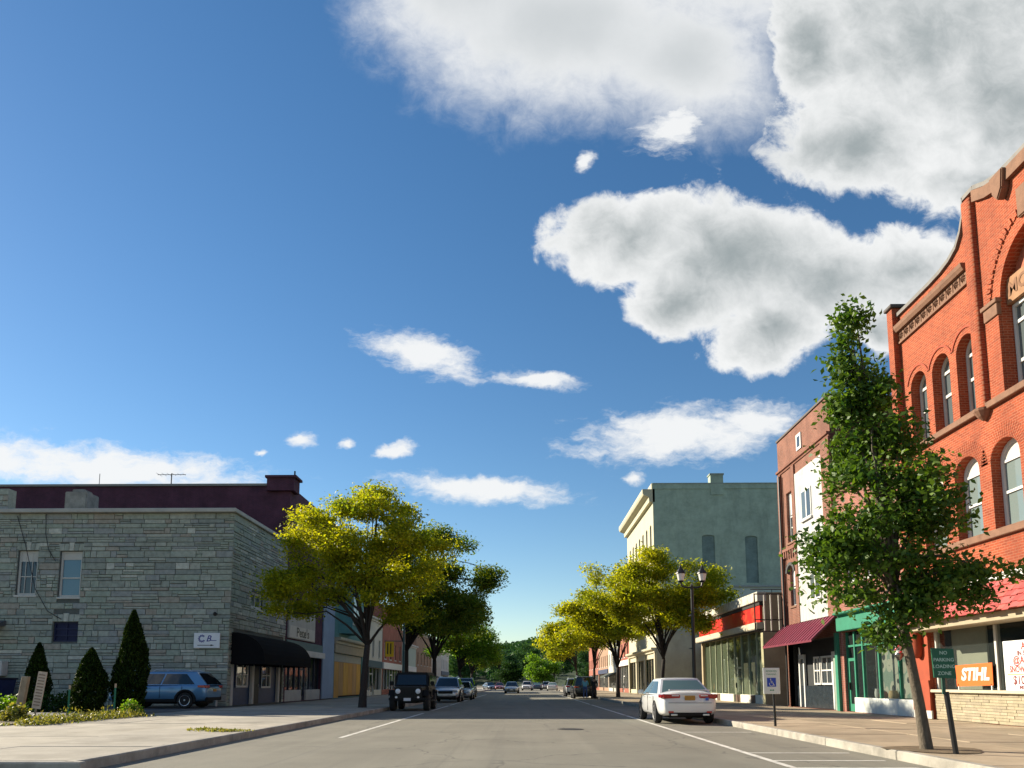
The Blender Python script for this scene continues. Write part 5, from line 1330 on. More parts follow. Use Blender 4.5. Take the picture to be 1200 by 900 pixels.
JB = pm('jeep_black', (.007, .007, .008), .42, .1, 5, spec=.25)
def jeep():
    t = thing('jeep', 'black boxy off-road jeep with round headlamps parked on the left', 'car', (0, 0, 0), local=True)
    h = .82; e = 2.1
    hull = MB(); hull.box(-e+.1, .85, -h, h, .55, 1.12); hull.build('body', JB, t, bevel=.04)
    m = MB(); m.add([(x, y, z) for x, w, z0, z1 in ((.85, .72, .6, 1.16), (e-.25, .62, .62, 1.08)) for y, z in ((-w, z0), (w, z0), (w, z1-.04), (w*.9, z1), (-w*.9, z1), (-w, z1-.04))], [tuple(range(6)), tuple(range(11, 5, -1))] + [(i, (i+1) % 6, (i+1) % 6+6, i+6) for i in range(6)]); m.build('bonnet', JB, t, bevel=.02)
    gr = MB().box(e-.25, e-.17, -.62, .62, .58, 1.08).build('grille', JB, t, bevel=.03)
    for k in range(7): MB().box(e-.172, e-.163, -.27+k*.085, -.23+k*.085, .68, .98).build('slot', TRIM, gr)
    for s in (1, -1):
        MB().lathe([(.115, 0), (.115, .03), (.09, .045), (.02, .05)], (e-.17, s*.46, .90), 20, 'X').build('headlamp', LAMPW, t, smooth=True, sharp=40)
        MB().lathe([(.055, 0), (.055, .03)], (e+.03, s*.50, .63), 12, 'X').build('fog_lamp', LAMPW, t)
        # flat flared wings
        for xw in (1.22, -1.22):
            m = MB(); m.add([(xw+x, s*y, z) for y in (.58, .93) for x, z in ((-.56, .62), (-.42, .92), (.40, .96), (.58, .70), (.5, .70), (.36, .90), (-.38, .86), (-.48, .62))], [(0, 1, 6, 7), (1, 2, 5, 6), (2, 3, 4, 5), (8, 15, 14, 9), (9, 14, 13, 10), (10, 13, 12, 11)] + [(i, (i+1) % 8, (i+1) % 8+8, i+8) for i in range(8)]); m.build('wing', TRIM, t)
        MB().box(1.55, 1.66, s*.80, s*.92, .80, .85).build('indicator', pm('amber_lamp', (.6, .2, .02), .2, 0), t)
        MB().box(.66, .76, s*.86, s*1.06, 1.17, 1.36).build('wing_mirror', TRIM, t, bevel=.03)
        MB().box(-.2, .6, s*.822, s*.832, 1.16, 1.64).build('side_window', CARG, t)
        MB().box(-1.85, -.3, s*.822, s*.832, 1.2, 1.62).build('side_window', CARG, t)
        MB().box(.1, .25, s*.822, s*.86, .98, 1.02).build('door_handle', TRIM, t)
        MB().box(-.75, .7, s*.83, s*.93, .42, .48).build('side_step', TRIM, t)
        for xw in (1.22, -1.22): add_wheel(t, xw, s*.78, .40, .26, pm('dark_rim', (.12, .12, .125), .4, 0, metal=.6), 5)
    m = MB(); m.add([(x, y, z) for x, z, w in ((.86, 1.13, .80), (.62, 1.72, .72)) for y in (-w, w) for dx in (0, .05) for z_ in (z,) for x in (x-dx,)], [(0, 2, 6, 4), (1, 5, 7, 3), (0, 4, 5, 1), (2, 3, 7, 6), (4, 6, 7, 5), (0, 1, 3, 2)]); m.build('windscreen_frame', JB, t)
    MB().quad((.855, -.70, 1.19), (.855, .70, 1.19), (.655, .65, 1.66), (.655, -.65, 1.66)).build('windscreen', CARG, t)
    m = MB(); m.add([(x, y, z) for x, y, z in ((-2.0, -h, 1.12), (.62, -h, 1.12), (.62, h, 1.12), (-2.0, h, 1.12), (-1.95, -.74, 1.80), (.60, -.74, 1.78), (.60, .74, 1.78), (-1.95, .74, 1.80))], [(0, 3, 2, 1), (4, 5, 6, 7), (0, 1, 5, 4), (1, 2, 6, 5), (2, 3, 7, 6), (3, 0, 4, 7)]); m.build('hard_top', TRIM, t, bevel=.05)
    MB().box(e-.12, e+.06, -.85, .85, .48, .62).build('front_bumper', TRIM, t, bevel=.03)
    MB().box(e+.06, e+.075, -.16, .16, .47, .60).build('number_plate', PLATE_W, t)
    MB().box(-e-.0, -e+.12, -.8, .8, .5, .65).build('rear_bumper', TRIM, t, bevel=.03)
    MB().lathe([(.38, -.12), (.40, -.05), (.40, .08), (.36, .12)], (-e-.02, 0, 1.0), 20, 'X').build('spare_wheel', TYRE, t)
    MB().box(-1.9, 1.7, -.4, .4, .35, .6).build('chassis', TRIM, t)
    return t
put(jeep(), -5.25, 37.2, -90)
put(suv('suv_car', 'silver SUV with dark grille parked behind the black jeep', PS, H=1.72), -5.15, 53.5, -90)
put(sedan('sedan_car', 'pale silver saloon half hidden behind the silver SUV', PG, detail=False), -4.85, 61.5, -90)
put(suv('suv_car', 'dark navy SUV last in the left row of parked cars', PD, L_=4.8, H=1.76), -5.2, 69.5, -90)
put(suv('suv_car', 'tall black SUV at the right kerb with a person behind it', PK, L_=4.9, W=1.95, H=1.86, slope=.15), 5.15, 66.5, 90)
put(suv('suv_car', 'silver-white SUV parked in front of the black one on the right', PS, L_=4.7, H=1.78, slope=.15), 4.95, 76.0, 90)
put(sedan('sedan_car', 'pale grey saloon driving towards the camera in mid street', PG, detail=False, H=1.5), -1.45, 100, -91)
put(sedan('sedan_car', 'maroon saloon far down the left kerb', PR, detail=False), -4.6, 150, -88)
put(sedan('sedan_car', 'dark blue saloon farthest away at the left kerb', PD, detail=False), -6.9, 158, -70)
put(suv('suv_car', 'white SUV in the middle of the street far down', PW, H=1.7), .7, 141, -92)
put(sedan('sedan_car', 'blue-grey saloon just right of the far white SUV', PD, detail=False), 2.6, 149, 92)
put(suv('suv_car', 'silver SUV parked far down the right kerb', PS), 4.75, 160, 90)
put(sedan('sedan_car', 'white saloon parked far down at the right, before the silver SUV', PW, detail=False), 5.0, 133, 88)

# ------------------------------------------------------------------ people
SKIN = pm('skin', (.42, .25, .17), .6, .08, 20)
def person(label, loc, heading, shirt, legs, hair, pose='stand', H=1.74, extra=None):
    t = thing('person', label, 'person', (0, 0, 0), local=True)
    s = H/1.74
    J = {'pel': (0, 0, .95), 'wai': (0, .0, 1.10), 'che': (0, .02, 1.32), 'nek': (0, .01, 1.49), 'hed': (0, .03, 1.60), 'top': (0, .02, 1.70),
         'ls': (-.18, .01, 1.43), 'le': (-.24, -.03, 1.15), 'lw': (-.23, .10, .92), 'lh': (-.225, .14, .83), 'rs': (.18, .01, 1.43), 're': (.25, -.03, 1.15), 'rw': (.24, .10, .92), 'rh': (.235, .14, .83),
         'lp': (-.10, 0, .90), 'lk': (-.11, .03, .50), 'la': (-.11, -.03, .09), 'lt': (-.12, .13, .04), 'rp': (.10, 0, .90), 'rk': (.11, .06, .50), 'ra': (.12, .04, .09), 'rt': (.13, .20, .04)}
    if pose == 'walk':
        J.update({'lk': (-.10, .18, .52), 'la': (-.10, .10, .10), 'lt': (-.10, .26, .05), 'rk': (.10, -.05, .50), 'ra': (.10, -.26, .13), 'rt': (.10, -.13, .05), 'le': (-.24, -.12, 1.17), 'lw': (-.22, -.10, .93), 'lh': (-.22, -.09, .84), 're': (.24, .08, 1.16), 'rw': (.22, .24, .98), 'rh': (.21, .29, .90)})
    if pose == 'reach':
        J.update({'le': (-.22, .20, 1.22), 'lw': (-.16, .42, 1.18), 'lh': (-.15, .5, 1.17), 're': (.22, .18, 1.20), 'rw': (.15, .40, 1.14), 'rh': (.14, .48, 1.12)})
    if pose == 'sit':
        for k in J: J[k] = (J[k][0], J[k][1], J[k][2]-.43)
        J.update({'lp': (-.10, .02, .48), 'lk': (-.12, .44, .50), 'la': (-.12, .42, .09), 'lt': (-.12, .57, .04), 'rp': (.10, .02, .48), 'rk': (.12, .44, .50), 'ra': (.13, .40, .09), 'rt': (.13, .56, .04), 'lw': (-.18, .22, .56), 'lh': (-.16, .3, .55), 'rw': (.18, .22, .56), 'rh': (.16, .3, .55)})
    rad = {'pel': .135, 'wai': .125, 'che': .15, 'nek': .055, 'hed': .095, 'top': .075, 'ls': .075, 'le': .05, 'lw': .034, 'lh': .04, 'rs': .075, 're': .05, 'rw': .034, 'rh': .04, 'lp': .10, 'lk': .065, 'la': .045, 'lt': .04, 'rp': .10, 'rk': .065, 'ra': .045, 'rt': .04}
    E = [('pel', 'wai'), ('wai', 'che'), ('che', 'nek'), ('nek', 'hed'), ('hed', 'top'), ('che', 'ls'), ('ls', 'le'), ('le', 'lw'), ('lw', 'lh'), ('che', 'rs'), ('rs', 're'), ('re', 'rw'), ('rw', 'rh'), ('pel', 'lp'), ('lp', 'lk'), ('lk', 'la'), ('la', 'lt'), ('pel', 'rp'), ('rp', 'rk'), ('rk', 'ra'), ('ra', 'rt')]
    ks = list(J); me = bpy.data.meshes.new('body')
    me.from_pydata([tuple(c*s for c in J[k]) for k in ks], [(ks.index(a), ks.index(c)) for a, c in E], [])
    o = bpy.data.objects.new('body', me); COL.objects.link(o)
    sk_ = o.modifiers.new('skin', 'SKIN'); sk_.use_smooth_shade = True
    for i, k in enumerate(ks):
        r_ = rad[k]*s; me.skin_vertices[0].data[i].radius = (r_*(1.15 if k in ('che', 'wai', 'pel') else 1), r_*(.8 if k in ('che', 'wai', 'pel') else 1)); me.skin_vertices[0].data[i].use_root = (k == 'pel')
    sb = o.modifiers.new('sub', 'SUBSURF'); sb.levels = 2
    m2 = eval_mesh(o); bpy.data.objects.remove(o)
    m2.materials.clear()
    shoe = pm('shoe_dark', (.03, .03, .03), .7)
    for m in (shirt, legs, SKIN, hair, shoe): m2.materials.append(m)
    hz = J['hed'][2]*s; pz = J['pel'][2]*s
    for p in m2.polygons:
        c = p.center
        near = min(ks, key=lambda k: (Vector(J[k])*s-c).length)
        if near in ('nek', 'hed', 'top'): mi = 3 if (c.z > hz+.05 or (c.y < J['hed'][1]*s-.02 and c.z > hz-.06)) else 2
        elif near in ('lw', 'lh', 'rw', 'rh'): mi = 2
        elif near in ('la', 'ra', 'lt', 'rt') and c.z < .12: mi = 4
        elif near in ('pel', 'lp', 'rp', 'lk', 'rk', 'la', 'ra', 'lt', 'rt'): mi = 1
        else: mi = 0
        p.material_index = mi
    m2.shade_smooth()
    b = bpy.data.objects.new('body', m2); COL.objects.link(b); b.parent = t; ORG[b.name] = Vector((0, 0, 0))
    # face: nose, eyes, mouth line
    hy = J['hed'][1]*s
    MB().add([(0, hy+.125, hz-.02), (-.018, hy+.09, hz-.03), (.018, hy+.09, hz-.03), (0, hy+.09, hz+.025)], [(0, 1, 2), (0, 2, 3), (0, 3, 1)]).build('nose', SKIN, t)
    for k in (-1, 1): MB().lathe([(.012, 0), (.008, .006)], (k*.035, hy+.088, hz+.015), 8, 'Y').build('eye', pm('eye_dark', (.02, .02, .02), .3, 0), t)
    t.location = loc; t.rotation_euler = (0, 0, R(heading-90))
    return t
def cl(n, c): return pm('cloth_'+n, c, .9, .12, 12)
person('person in a light blue top and jeans behind the black SUV', (5.0, 62.6, .0), 75, cl('sky', (.16, .42, .52)), cl('jean', (.05, .09, .22)), cl('hair_a', (.05, .03, .02)), 'reach', 1.72)
person('person in dark clothes standing by the tail of the black SUV', (5.75, 62.9, .0), 90, cl('black', (.02, .02, .024)), cl('dark', (.025, .025, .03)), cl('hair_b', (.03, .02, .015)), 'stand', 1.78)
person('person in a hi-vis yellow vest walking beside the silver SUV', (-6.75, 53.0, .155), -80, cl('hivis', (.45, .75, .04)), cl('grey', (.10, .11, .13)), cl('hair_c', (.04, .03, .02)), 'walk', 1.76)
person('person in an orange shirt sitting on a bench by the cream columns', (10.6, 63.2, .155), 200, cl('orange', (.70, .22, .03)), cl('shorts', (.05, .06, .10)), cl('hair_d', (.06, .04, .02)), 'sit', 1.72)
bc = thing('bench', 'plain timber bench under the person in orange', 'bench', (10.68, 63.2, .155))
for k in range(4): MB().box(10.5+k*.12, 10.6+k*.12, 62.4, 64.0, .52, .56).build('slat', TIMBER, bc)
for y in (62.6, 63.75): MB().box(10.52, 10.96, y, y+.06, .155, .52).build('leg', BLACK, bc)
# ------------------------------------------------------------------ street furniture
def lamp_post():
    t = thing('street_lamp', 'black twin-lantern street lamp standing on the right kerb', 'street lamp', (6.6, 29.9, .15))
    x, y = 6.6, 29.9
    MB().lathe([(.22, 0), (.22, .12), (.16, .18), (.14, .5), (.10, .62), (.085, .75)], (x, y, .15), 14).build('base', BLACK, t, smooth=True, sharp=40)
    MB().tube([(x, y, .85), (x, y, 5.0)], [.075, .055], 12).build('pole', BLACK, t, smooth=True, sharp=60)
    MB().tube([(x-.42, y, 5.18), (x-.38, y, 5.02), (x-.2, y, 4.98), (x+.2, y, 4.98), (x+.38, y, 5.02), (x+.42, y, 5.18)], .035, 8).build('crossarm', BLACK, t)
    MB().lathe([(.055, 4.97), (.07, 5.03), (.03, 5.1), (.01, 5.16)], (x, y, 0), 10).build('finial', BLACK, t)
    gl = pm('lantern_glass', (.62, .63, .62), .25, .08, 6)
    for s in (-1, 1):
        c = (x+s*.42, y, 5.18)
        l = MB().lathe([(.05, 0), (.11, .05), (.12, .07)], c, 12).build('lantern', BLACK, t)
        MB().lathe([(.11, .072), (.17, .34)], c, 8).build('lantern_glass', gl, l)
        MB().lathe([(.20, .342), (.19, .38), (.10, .52), (.045, .58), (.05, .62), (.01, .70)], c, 8).build('lantern_cap', BLACK, l)
    MB().box(x-.03, x+.03, y-.03, y+.6, 3.9, 3.94).build('banner_arm', BLACK, t)
    MB().box(x-.03, x+.03, y-.03, y+.6, 2.6, 2.64).build('banner_arm', BLACK, t)
    return t
lamp_post()
def left_post():
    x, y = -7.15, 46.0
    t = thing('street_lamp', 'blue-green lamp post with a yellow hanging banner behind the jeep', 'street lamp', (x, y, .15))
    tl = pm('post_teal', (.03, .09, .10), .5, .1)
    MB().lathe([(.2, 0), (.2, .15), (.14, .25), (.12, .6), (.09, .8)], (x, y, .15), 12).build('base', tl, t, smooth=True, sharp=40)
    MB().tube([(x, y, .95), (x, y, 5.1)], [.08, .06], 10).build('pole', tl, t)
    MB().tube([(x-1.15, y, 3.78), (x, y, 3.78)], .025, 6).build('banner_arm', tl, t)
    for s in (-1, 1):
        c = (x+s*.4, y, 5.2)
        MB().tube([(x, y, 5.05), (x+s*.4, y, 5.05), (x+s*.4, y, 5.22)], .03, 6).build('arm', tl, t)
        MB().lathe([(.1, 0), (.17, .3), (.19, .31), (.08, .5), (.01, .6)], c, 8).build('lantern', pm('lantern_glass', (.62, .63, .62)), t)
    b = MB().box(x-1.1, x-.6, y-.012, y+.012, 2.85, 3.75).build('banner', pm('yellow_banner', (.62, .42, .02), .8, .1, 3), t)
    for dx in (-.98, -.80): MB().box(x+dx-.02, x+dx+.06, y-.018, y-.013, 3.0, 3.65).build('banner_stripe', pm('banner_dark', (.06, .06, .02), .8), b)
    return t
left_post()
# reserved-parking sign
t = thing('parking_sign', 'white and blue wheelchair parking sign on a dark post at the kerb', 'sign', (6.55, 20.4, .15))
MB().tube([(6.57, 20.4, .15), (6.55, 20.4, 1.62)], .035, 8).build('post', BLACK, t)
MB().box(6.28, 6.72, 20.335, 20.36, .98, 1.66).build('plate', pm('sign_plate_white', (.66, .69, .66), .5, .05), t, bevel=.01)
MB().box(6.38, 6.61, 20.328, 20.334, 1.17, 1.40).build('blue_field', pm('sign_blue', (.02, .06, .42), .5, 0), t)
m = MB(); c = (6.49, 20.324, 1.24)
for k in range(12):
    a0, a1 = R(150+k*20), R(150+(k+1)*20)
    m.add([(c[0]+r_*math.cos(a), c[1], c[2]+r_*math.sin(a)) for r_, a in ((.045, a0), (.06, a0), (.06, a1), (.045, a1))], [(0, 1, 2, 3)])
m.add([(c[0]-.02+.016*math.cos(a), c[1], 1.365+.016*math.sin(a)) for a in np.linspace(0, 2*math.pi, 11)[:-1]], [tuple(range(10))])
for p, q in (((6.475, 1.345), (6.485, 1.265)), ((6.485, 1.27), (6.53, 1.268)), ((6.53, 1.27), (6.555, 1.205)), ((6.48, 1.31), (6.52, 1.306)), ((6.55, 1.205), (6.58, 1.215))):
    dx, dz = q[0]-p[0], q[1]-p[1]; L_ = math.hypot(dx, dz); nx, nz_ = -dz/L_*.008, dx/L_*.008
    m.add([(p[0]+nx, c[1]-.001, p[1]+nz_), (q[0]+nx, c[1]-.001, q[1]+nz_), (q[0]-nx, c[1]-.001, q[1]-nz_), (p[0]-nx, c[1]-.001, p[1]-nz_)], [(0, 1, 2, 3)])
m.build('wheelchair_symbol', WHITE, t, fixn=False)
m = MB(); text_mb('RESERVED', .062, (6.5, 20.334, 1.57), (1, 0, 0), (0, -1, 0), 0, .003, mb=m); text_mb('PARKING', .062, (6.5, 20.334, 1.49), (1, 0, 0), (0, -1, 0), 0, .003, mb=m); m.build('lettering', pm('sign_green', (.02, .22, .10), .5, 0), t)
MB().add([(x, 20.332, z) for x, z in ((6.44, 1.08), (6.47, 1.105), (6.47, 1.09), (6.53, 1.09), (6.53, 1.105), (6.56, 1.08), (6.53, 1.055), (6.53, 1.07), (6.47, 1.07), (6.47, 1.055))], [tuple(range(10))]).build('arrow', pm('sign_green', (.02, .22, .10)), t, fixn=False)
# loading-zone sign
t = thing('loading_sign', 'dark green NO PARKING LOADING ZONE sign on a leaning black post', 'sign', (6.82, 12.45, .15))
MB().tube([(6.83, 12.45, .15), (6.74, 12.45, 1.12)], .042, 10).build('post', BLACK, t)
MB().box(6.67, 6.72, 12.42, 12.45, 1.08, 1.8).build('upright', pm('post_green', (.02, .07, .045), .6), t)
MB().add([(x, y, z) for y in (12.385, 12.41) for x, z in ((6.535, 1.345), (6.885, 1.325), (6.865, 1.80), (6.515, 1.815))], [(0, 1, 2, 3), (7, 6, 5, 4), (0, 4, 5, 1), (1, 5, 6, 2), (2, 6, 7, 3), (3, 7, 4, 0)]).build('plate', pm('sign_dark_green', (.006, .085, .042), .45, .1, 5), t)
m = MB()
for s, z in (('NO', 1.735), ('PARKING', 1.625), ('LOADING', 1.52), ('ZONE', 1.41)): text_mb(s, .078, (6.70, 12.384, z), (1, 0, 0), (0, -1, 0), .001, .002, mb=m)
m.build('lettering', pm('faded_letter', (.42, .55, .46), .6, .2, 30), t)
# timber posts and slatted board on the left
tag(MB().add([(x, y, z) for x, y, z in ((-16.15, 24.4, .15), (-15.93, 24.4, .15), (-15.93, 24.55, .15), (-16.15, 24.55, .15), (-15.98, 24.4, 1.48), (-15.77, 24.4, 1.48), (-15.77, 24.55, 1.48), (-15.98, 24.55, 1.48))], [(0, 3, 2, 1), (4, 5, 6, 7), (0, 1, 5, 4), (1, 2, 6, 5), (2, 3, 7, 6), (3, 0, 4, 7)]).build('timber_post', TIMBER, bevel=.015), 'weathered leaning timber post in the weeds', 'post')
t = thing('notice_board', 'narrow pale slatted notice board tilted in front of the smallest cypress', 'notice board', (-15.3, 24.3, .15))
tl_ = R(7)
def tilt(x, z): return (-15.42+x*math.cos(tl_)+z*math.sin(tl_), z*math.cos(tl_)-x*math.sin(tl_))
def tbox(m, x0, x1, z0, z1, y0, y1):
    q = [tilt(x, z) for x, z in ((x0, z0), (x1, z0), (x1, z1), (x0, z1))]
    m.add([(a, y, .15+b_) for y in (y0, y1) for a, b_ in q], [(0, 1, 2, 3), (7, 6, 5, 4), (0, 4, 5, 1), (1, 5, 6, 2), (2, 6, 7, 3), (3, 7, 4, 0)]); return m
tbox(MB(), -.13, .15, .32, 1.48, 24.28, 24.31).build('board', pm('pale_board', (.52, .42, .33), .8, .12, 8), t)
for k in range(11): tbox(MB(), -.09, .11, .42+k*.095, .45+k*.095, 24.272, 24.279).build('slat', pm('slat_dark', (.20, .13, .10), .8), t)
tbox(MB(), -.02, .04, 0, .33, 24.285, 24.305).build('stake', TIMBER, t)
for k, (x, y, h_) in enumerate(((-15.35, 26.0, 1.05), (-14.0, 26.4, 1.1))):
    tt = thing('marker_stake', ('thin green stake with pale tip in front of the middle cypress', 'thin blue-green stake in front of the tall cypress')[k], 'stake', (x, y, .15))
    MB().box(x-.025, x+.025, y-.015, y+.015, .15, .15+h_-.14).build('shaft', pm('stake_green', (.02, .16, .10), .6), tt)
    MB().box(x-.028, x+.028, y-.018, y+.018, .15+h_-.14, .15+h_).build('tip', pm('stake_tip', (.45, .35, .25), .7), tt)

# ------------------------------------------------------------------ foliage
BARK = pm('bark_grey', (.105, .085, .062), .95, .35, 9, .8, 25, streak=(3, 3, .7))
BARK_D = pm('bark_dark', (.030, .025, .022), .95, .3, 9, .8, 25, streak=(3, 3, .7))
LEAF_LOC = leaf_mat('locust_leaf', (.125, .185, .012), (.47, .43, .015), .54)
LEAF_LOCD = leaf_mat('locust_leaf_green', (.040, .110, .016), (.21, .24, .014), .45)
LEAF_PEAR = leaf_mat('pear_leaf', (.026, .075, .012), (.115, .19, .020), .36)
LEAF_FAR = leaf_mat('far_leaf', (.022, .070, .034), (.055, .115, .034), .25, .05)
LEAF_DK = leaf_mat('dark_leaf', (.012, .035, .012), (.035, .075, .016), .25, .05)
LEAF_YG = leaf_mat('young_leaf', (.07, .17, .012), (.17, .28, .02), .45)
THUJA = leaf_mat('cypress_scale', (.006, .016, .006), (.038, .062, .010), .15, .02)
WEED = leaf_mat('weed_leaf', (.06, .10, .014), (.34, .29, .07), .35)
def leaf_mesh(name, P, size, mat, rng, flat=.6, aspect=.55, tone=None, axis=None):
    """one small bent leaf (two triangles) per row of P"""
    n = len(P)
    up = rng.normal(size=(n, 3)); up[:, 2] += flat*2.2; up /= np.linalg.norm(up, axis=1)[:, None]
    d = rng.normal(size=(n, 3)) if axis is None else axis + rng.normal(size=(n, 3))*.35
    d -= up*np.sum(d*up, axis=1)[:, None]; d /= np.linalg.norm(d, axis=1)[:, None]+1e-9
    s = np.cross(up, d); L_ = size*rng.uniform(.6, 1.35, n)[:, None]
    a = P - d*L_*.5; c = P + d*L_*.5; l = P + s*L_*aspect*.5 + up*L_*.10; r = P - s*L_*aspect*.5 + up*L_*.10
    V = np.stack([a, l, c, r], 1).reshape(-1, 3)
    me = bpy.data.meshes.new(name)
    me.vertices.add(4*n); me.loops.add(4*n); me.polygons.add(n)
    me.vertices.foreach_set('co', V.astype(np.float32).ravel())
    me.loops.foreach_set('vertex_index', np.arange(4*n, dtype=np.int32))
    me.polygons.foreach_set('loop_start', np.arange(0, 4*n, 4, dtype=np.int32))
    at = me.attributes.new('tone', 'FLOAT', 'FACE')
    tv = rng.uniform(0, 1, n) if tone is None else np.clip(tone + rng.normal(size=n)*.16, 0, 1)
    at.data.foreach_set('value', tv.astype(np.float32))
    me.materials.append(mat); me.update(calc_edges=True); me.validate()
    return me
def link_child(name, me, parent):
    o = bpy.data.objects.new(name, me); COL.objects.link(o); o.parent = parent; ORG[o.name] = ORG[parent.name]; return o
def tree(name, label, loc, blobs, nclump, per, leaf, mat, bark=BARK, seed=1, trunk=(.16, 2.2), fork=4, group=None, csize=.45, lean=(0, 0), cat='tree', twig=True, flat=.6, zsq=.55, nlimb=None, spread=1.0, vexp=.75):
    """blobs: ellipsoids (dx, dy, dz, rx, ry, rz) of the crown, relative to the foot"""
    rng = np.random.default_rng(seed); rnd = random.Random(seed)
    t = thing(name, label, cat, loc, group, local=True)
    vol = np.array([b[3]*b[4]*b[5] for b in blobs])**vexp; vol = vol/vol.sum()
    cl_ = []
    for i, b in enumerate(blobs):
        k = max(3, int(nclump*vol[i]))
        q = rng.normal(size=(k, 3)); q /= np.linalg.norm(q, axis=1)[:, None]
        # sprays: a few centres near the shell, clumps gathered round each, gaps between them
        ns = max(3, k//9)
        sc = rng.normal(size=(ns, 3)); sc /= np.linalg.norm(sc, axis=1)[:, None]
        sc *= (rng.uniform(.3, 1.05, ns)**.5)[:, None]
        pick = rng.integers(0, ns, k)
        q = sc[pick] + q*(rng.uniform(0, 1, k)**.6)[:, None]*np.array([.30, .30, .24])*spread
        cl_.append(np.array(b[:3]) + q*np.array(b[3:]))
    Cn = np.concatenate(cl_)
    # trunk and limbs reach for the clumps
    r0, zf = trunk
    m = MB()
    top = Vector((lean[0], lean[1], zf))
    m.tube([(0, 0, -.1), (0, 0, .02), (lean[0]*.2, lean[1]*.2, zf*.3), (lean[0]*.6, lean[1]*.6, zf*.7), top], [r0*1.6, r0*1.25, r0, r0*.92, r0*.85], 12)
    m.build('trunk', bark, t, smooth=True)
    mean = Cn.mean(0)
    limbs = []
    k = nlimb or fork*3
    idx = rng.choice(len(Cn), min(k, len(Cn)), replace=False)
    br = MB()
    for n_, i in enumerate(idx):
        e = Vector(Cn[i]); st = top + Vector((0, 0, (mean[2]-zf)*rnd.uniform(-.05, .55)*(n_/len(idx)))); L_ = (e-st).length
        mid = st.lerp(e, .45) + Vector((0, 0, .14*L_)) + Vector([rnd.uniform(-.07, .07)*L_ for _ in range(3)])
        q = mid.lerp(e, .5) + Vector([rnd.uniform(-.05, .05)*L_ for _ in range(3)])
        r1 = r0*rnd.uniform(.34, .55)
        br.tube([st, st.lerp(mid, .5)+Vector((0, 0, .03*L_)), mid, q, e], [r1, r1*.8, r1*.55, r1*.32, r1*.1], 6)
        limbs.append((mid, q, e, r1))
    # leader
    ti = int(np.argmax(Cn[:, 2])); tp = Vector(Cn[ti])
    br.tube([top, top.lerp(tp, .35)+Vector((mean[0]-top.x, mean[1]-top.y, 0))*.3, top.lerp(tp, .7), tp], [r0*.8, r0*.6, r0*.35, r0*.06], 7)
    if twig:
        LP = np.array([list(l[0]) for l in limbs] + [list(l[1]) for l in limbs])
        for i in rng.choice(len(Cn), min(len(Cn), k*5), replace=False):
            j = int(np.argmin(np.linalg.norm(LP-Cn[i], axis=1))); a = Vector(LP[j]); c = Vector(Cn[i])
            if (c-a).length < .1: continue
            br.tube([a, a.lerp(c, .5)+Vector((0, 0, .06*(c-a).length)), c], [r0*.13, r0*.08, r0*.03], 4, cap=False)
    br.build('branches', bark, t, smooth=True, fixn=False)
    n = len(Cn)*per
    base = np.repeat(Cn, per, 0)
    off = np.clip(rng.normal(size=(n, 3)), -1.8, 1.8)*np.array([csize, csize, csize*zsq]) * np.repeat(rng.uniform(.6, 1.3, len(Cn)), per)[:, None]
    tone = np.repeat(rng.uniform(.1, .9, len(Cn)), per)
    me = leaf_mesh('crown', base+off, leaf, mat, rng, flat, tone=tone)
    link_child('crown', me, t)
    return t
G_T = 'street trees along the pavements'
# young pear tree in the right foreground
tree('pear_tree', 'young upright tree with glossy green leaves in the right foreground', (6.78, 13.25, .15),
     [(-.88, 0, 7.35, .24, .26, .5), (-.82, 0, 6.8, .36, .36, .6), (-.78, 0, 6.2, .5, .5, .6), (-.7, 0, 5.6, .7, .66, .5), (-.6, 0, 5.1, .85, .8, .6), (-.5, 0, 4.3, 1.1, 1.0, .6), (.2, -.1, 4.0, .6, .6, .45), (-.5, 0, 3.5, 1.2, 1.05, .5), (-1.35, .1, 3.35, .45, .5, .3), (-.4, 0, 2.85, 1.15, 1.0, .4), (.55, -.1, 2.72, .6, .5, .24), (1.15, -.2, 2.95, .42, .35, .15), (-.35, .1, 2.3, .5, .5, .28), (-.55, -.1, 1.85, .24, .25, .26)],
     760, 30, .112, LEAF_PEAR, BARK, 5, (.085, 2.6), 5, G_T, csize=.15, lean=(-.34, .05), flat=.25, nlimb=34, zsq=.85, spread=1.9, vexp=.5)
tree('locust_tree', 'large golden-green locust tree in front of the stone building', (-7.5, 36.1, .15),
     [(.2, 0, 8.0, 2.7, 2.6, 2.2), (-2.2, .2, 7.6, 1.9, 2.0, 1.7), (2.0, .3, 7.2, 1.9, 2.0, 1.8), (.4, .4, 9.6, 1.9, 1.8, 1.0), (-2.9, .8, 5.6, 2.0, 1.9, 1.1), (1.6, 0, 5.2, 1.9, 1.8, 1.1), (-3.9, 1.2, 5.2, 1.6, 1.6, 1.0)],
     900, 62, .155, LEAF_LOC, BARK_D, 7, (.165, 2.9), 4, G_T, csize=.36, lean=(.15, .1), nlimb=20, flat=.5, zsq=.5)
tree('locust_tree', 'wide green locust tree just behind the large golden one on the left', (-7.6, 50, .15),
     [(1.2, 0, 9.3, 2.8, 2.6, 2.0), (3.4, 0, 7.3, 2.3, 2.4, 1.9), (-1, 0, 8.0, 2.4, 2.4, 1.8), (2.0, 0, 5.6, 2.8, 2.4, 1.2), (4.4, 0, 5.3, 1.5, 1.7, 1.0)],
     720, 58, .19, LEAF_LOCD, BARK_D, 11, (.17, 3.2), 4, G_T, csize=.42, nlimb=18)
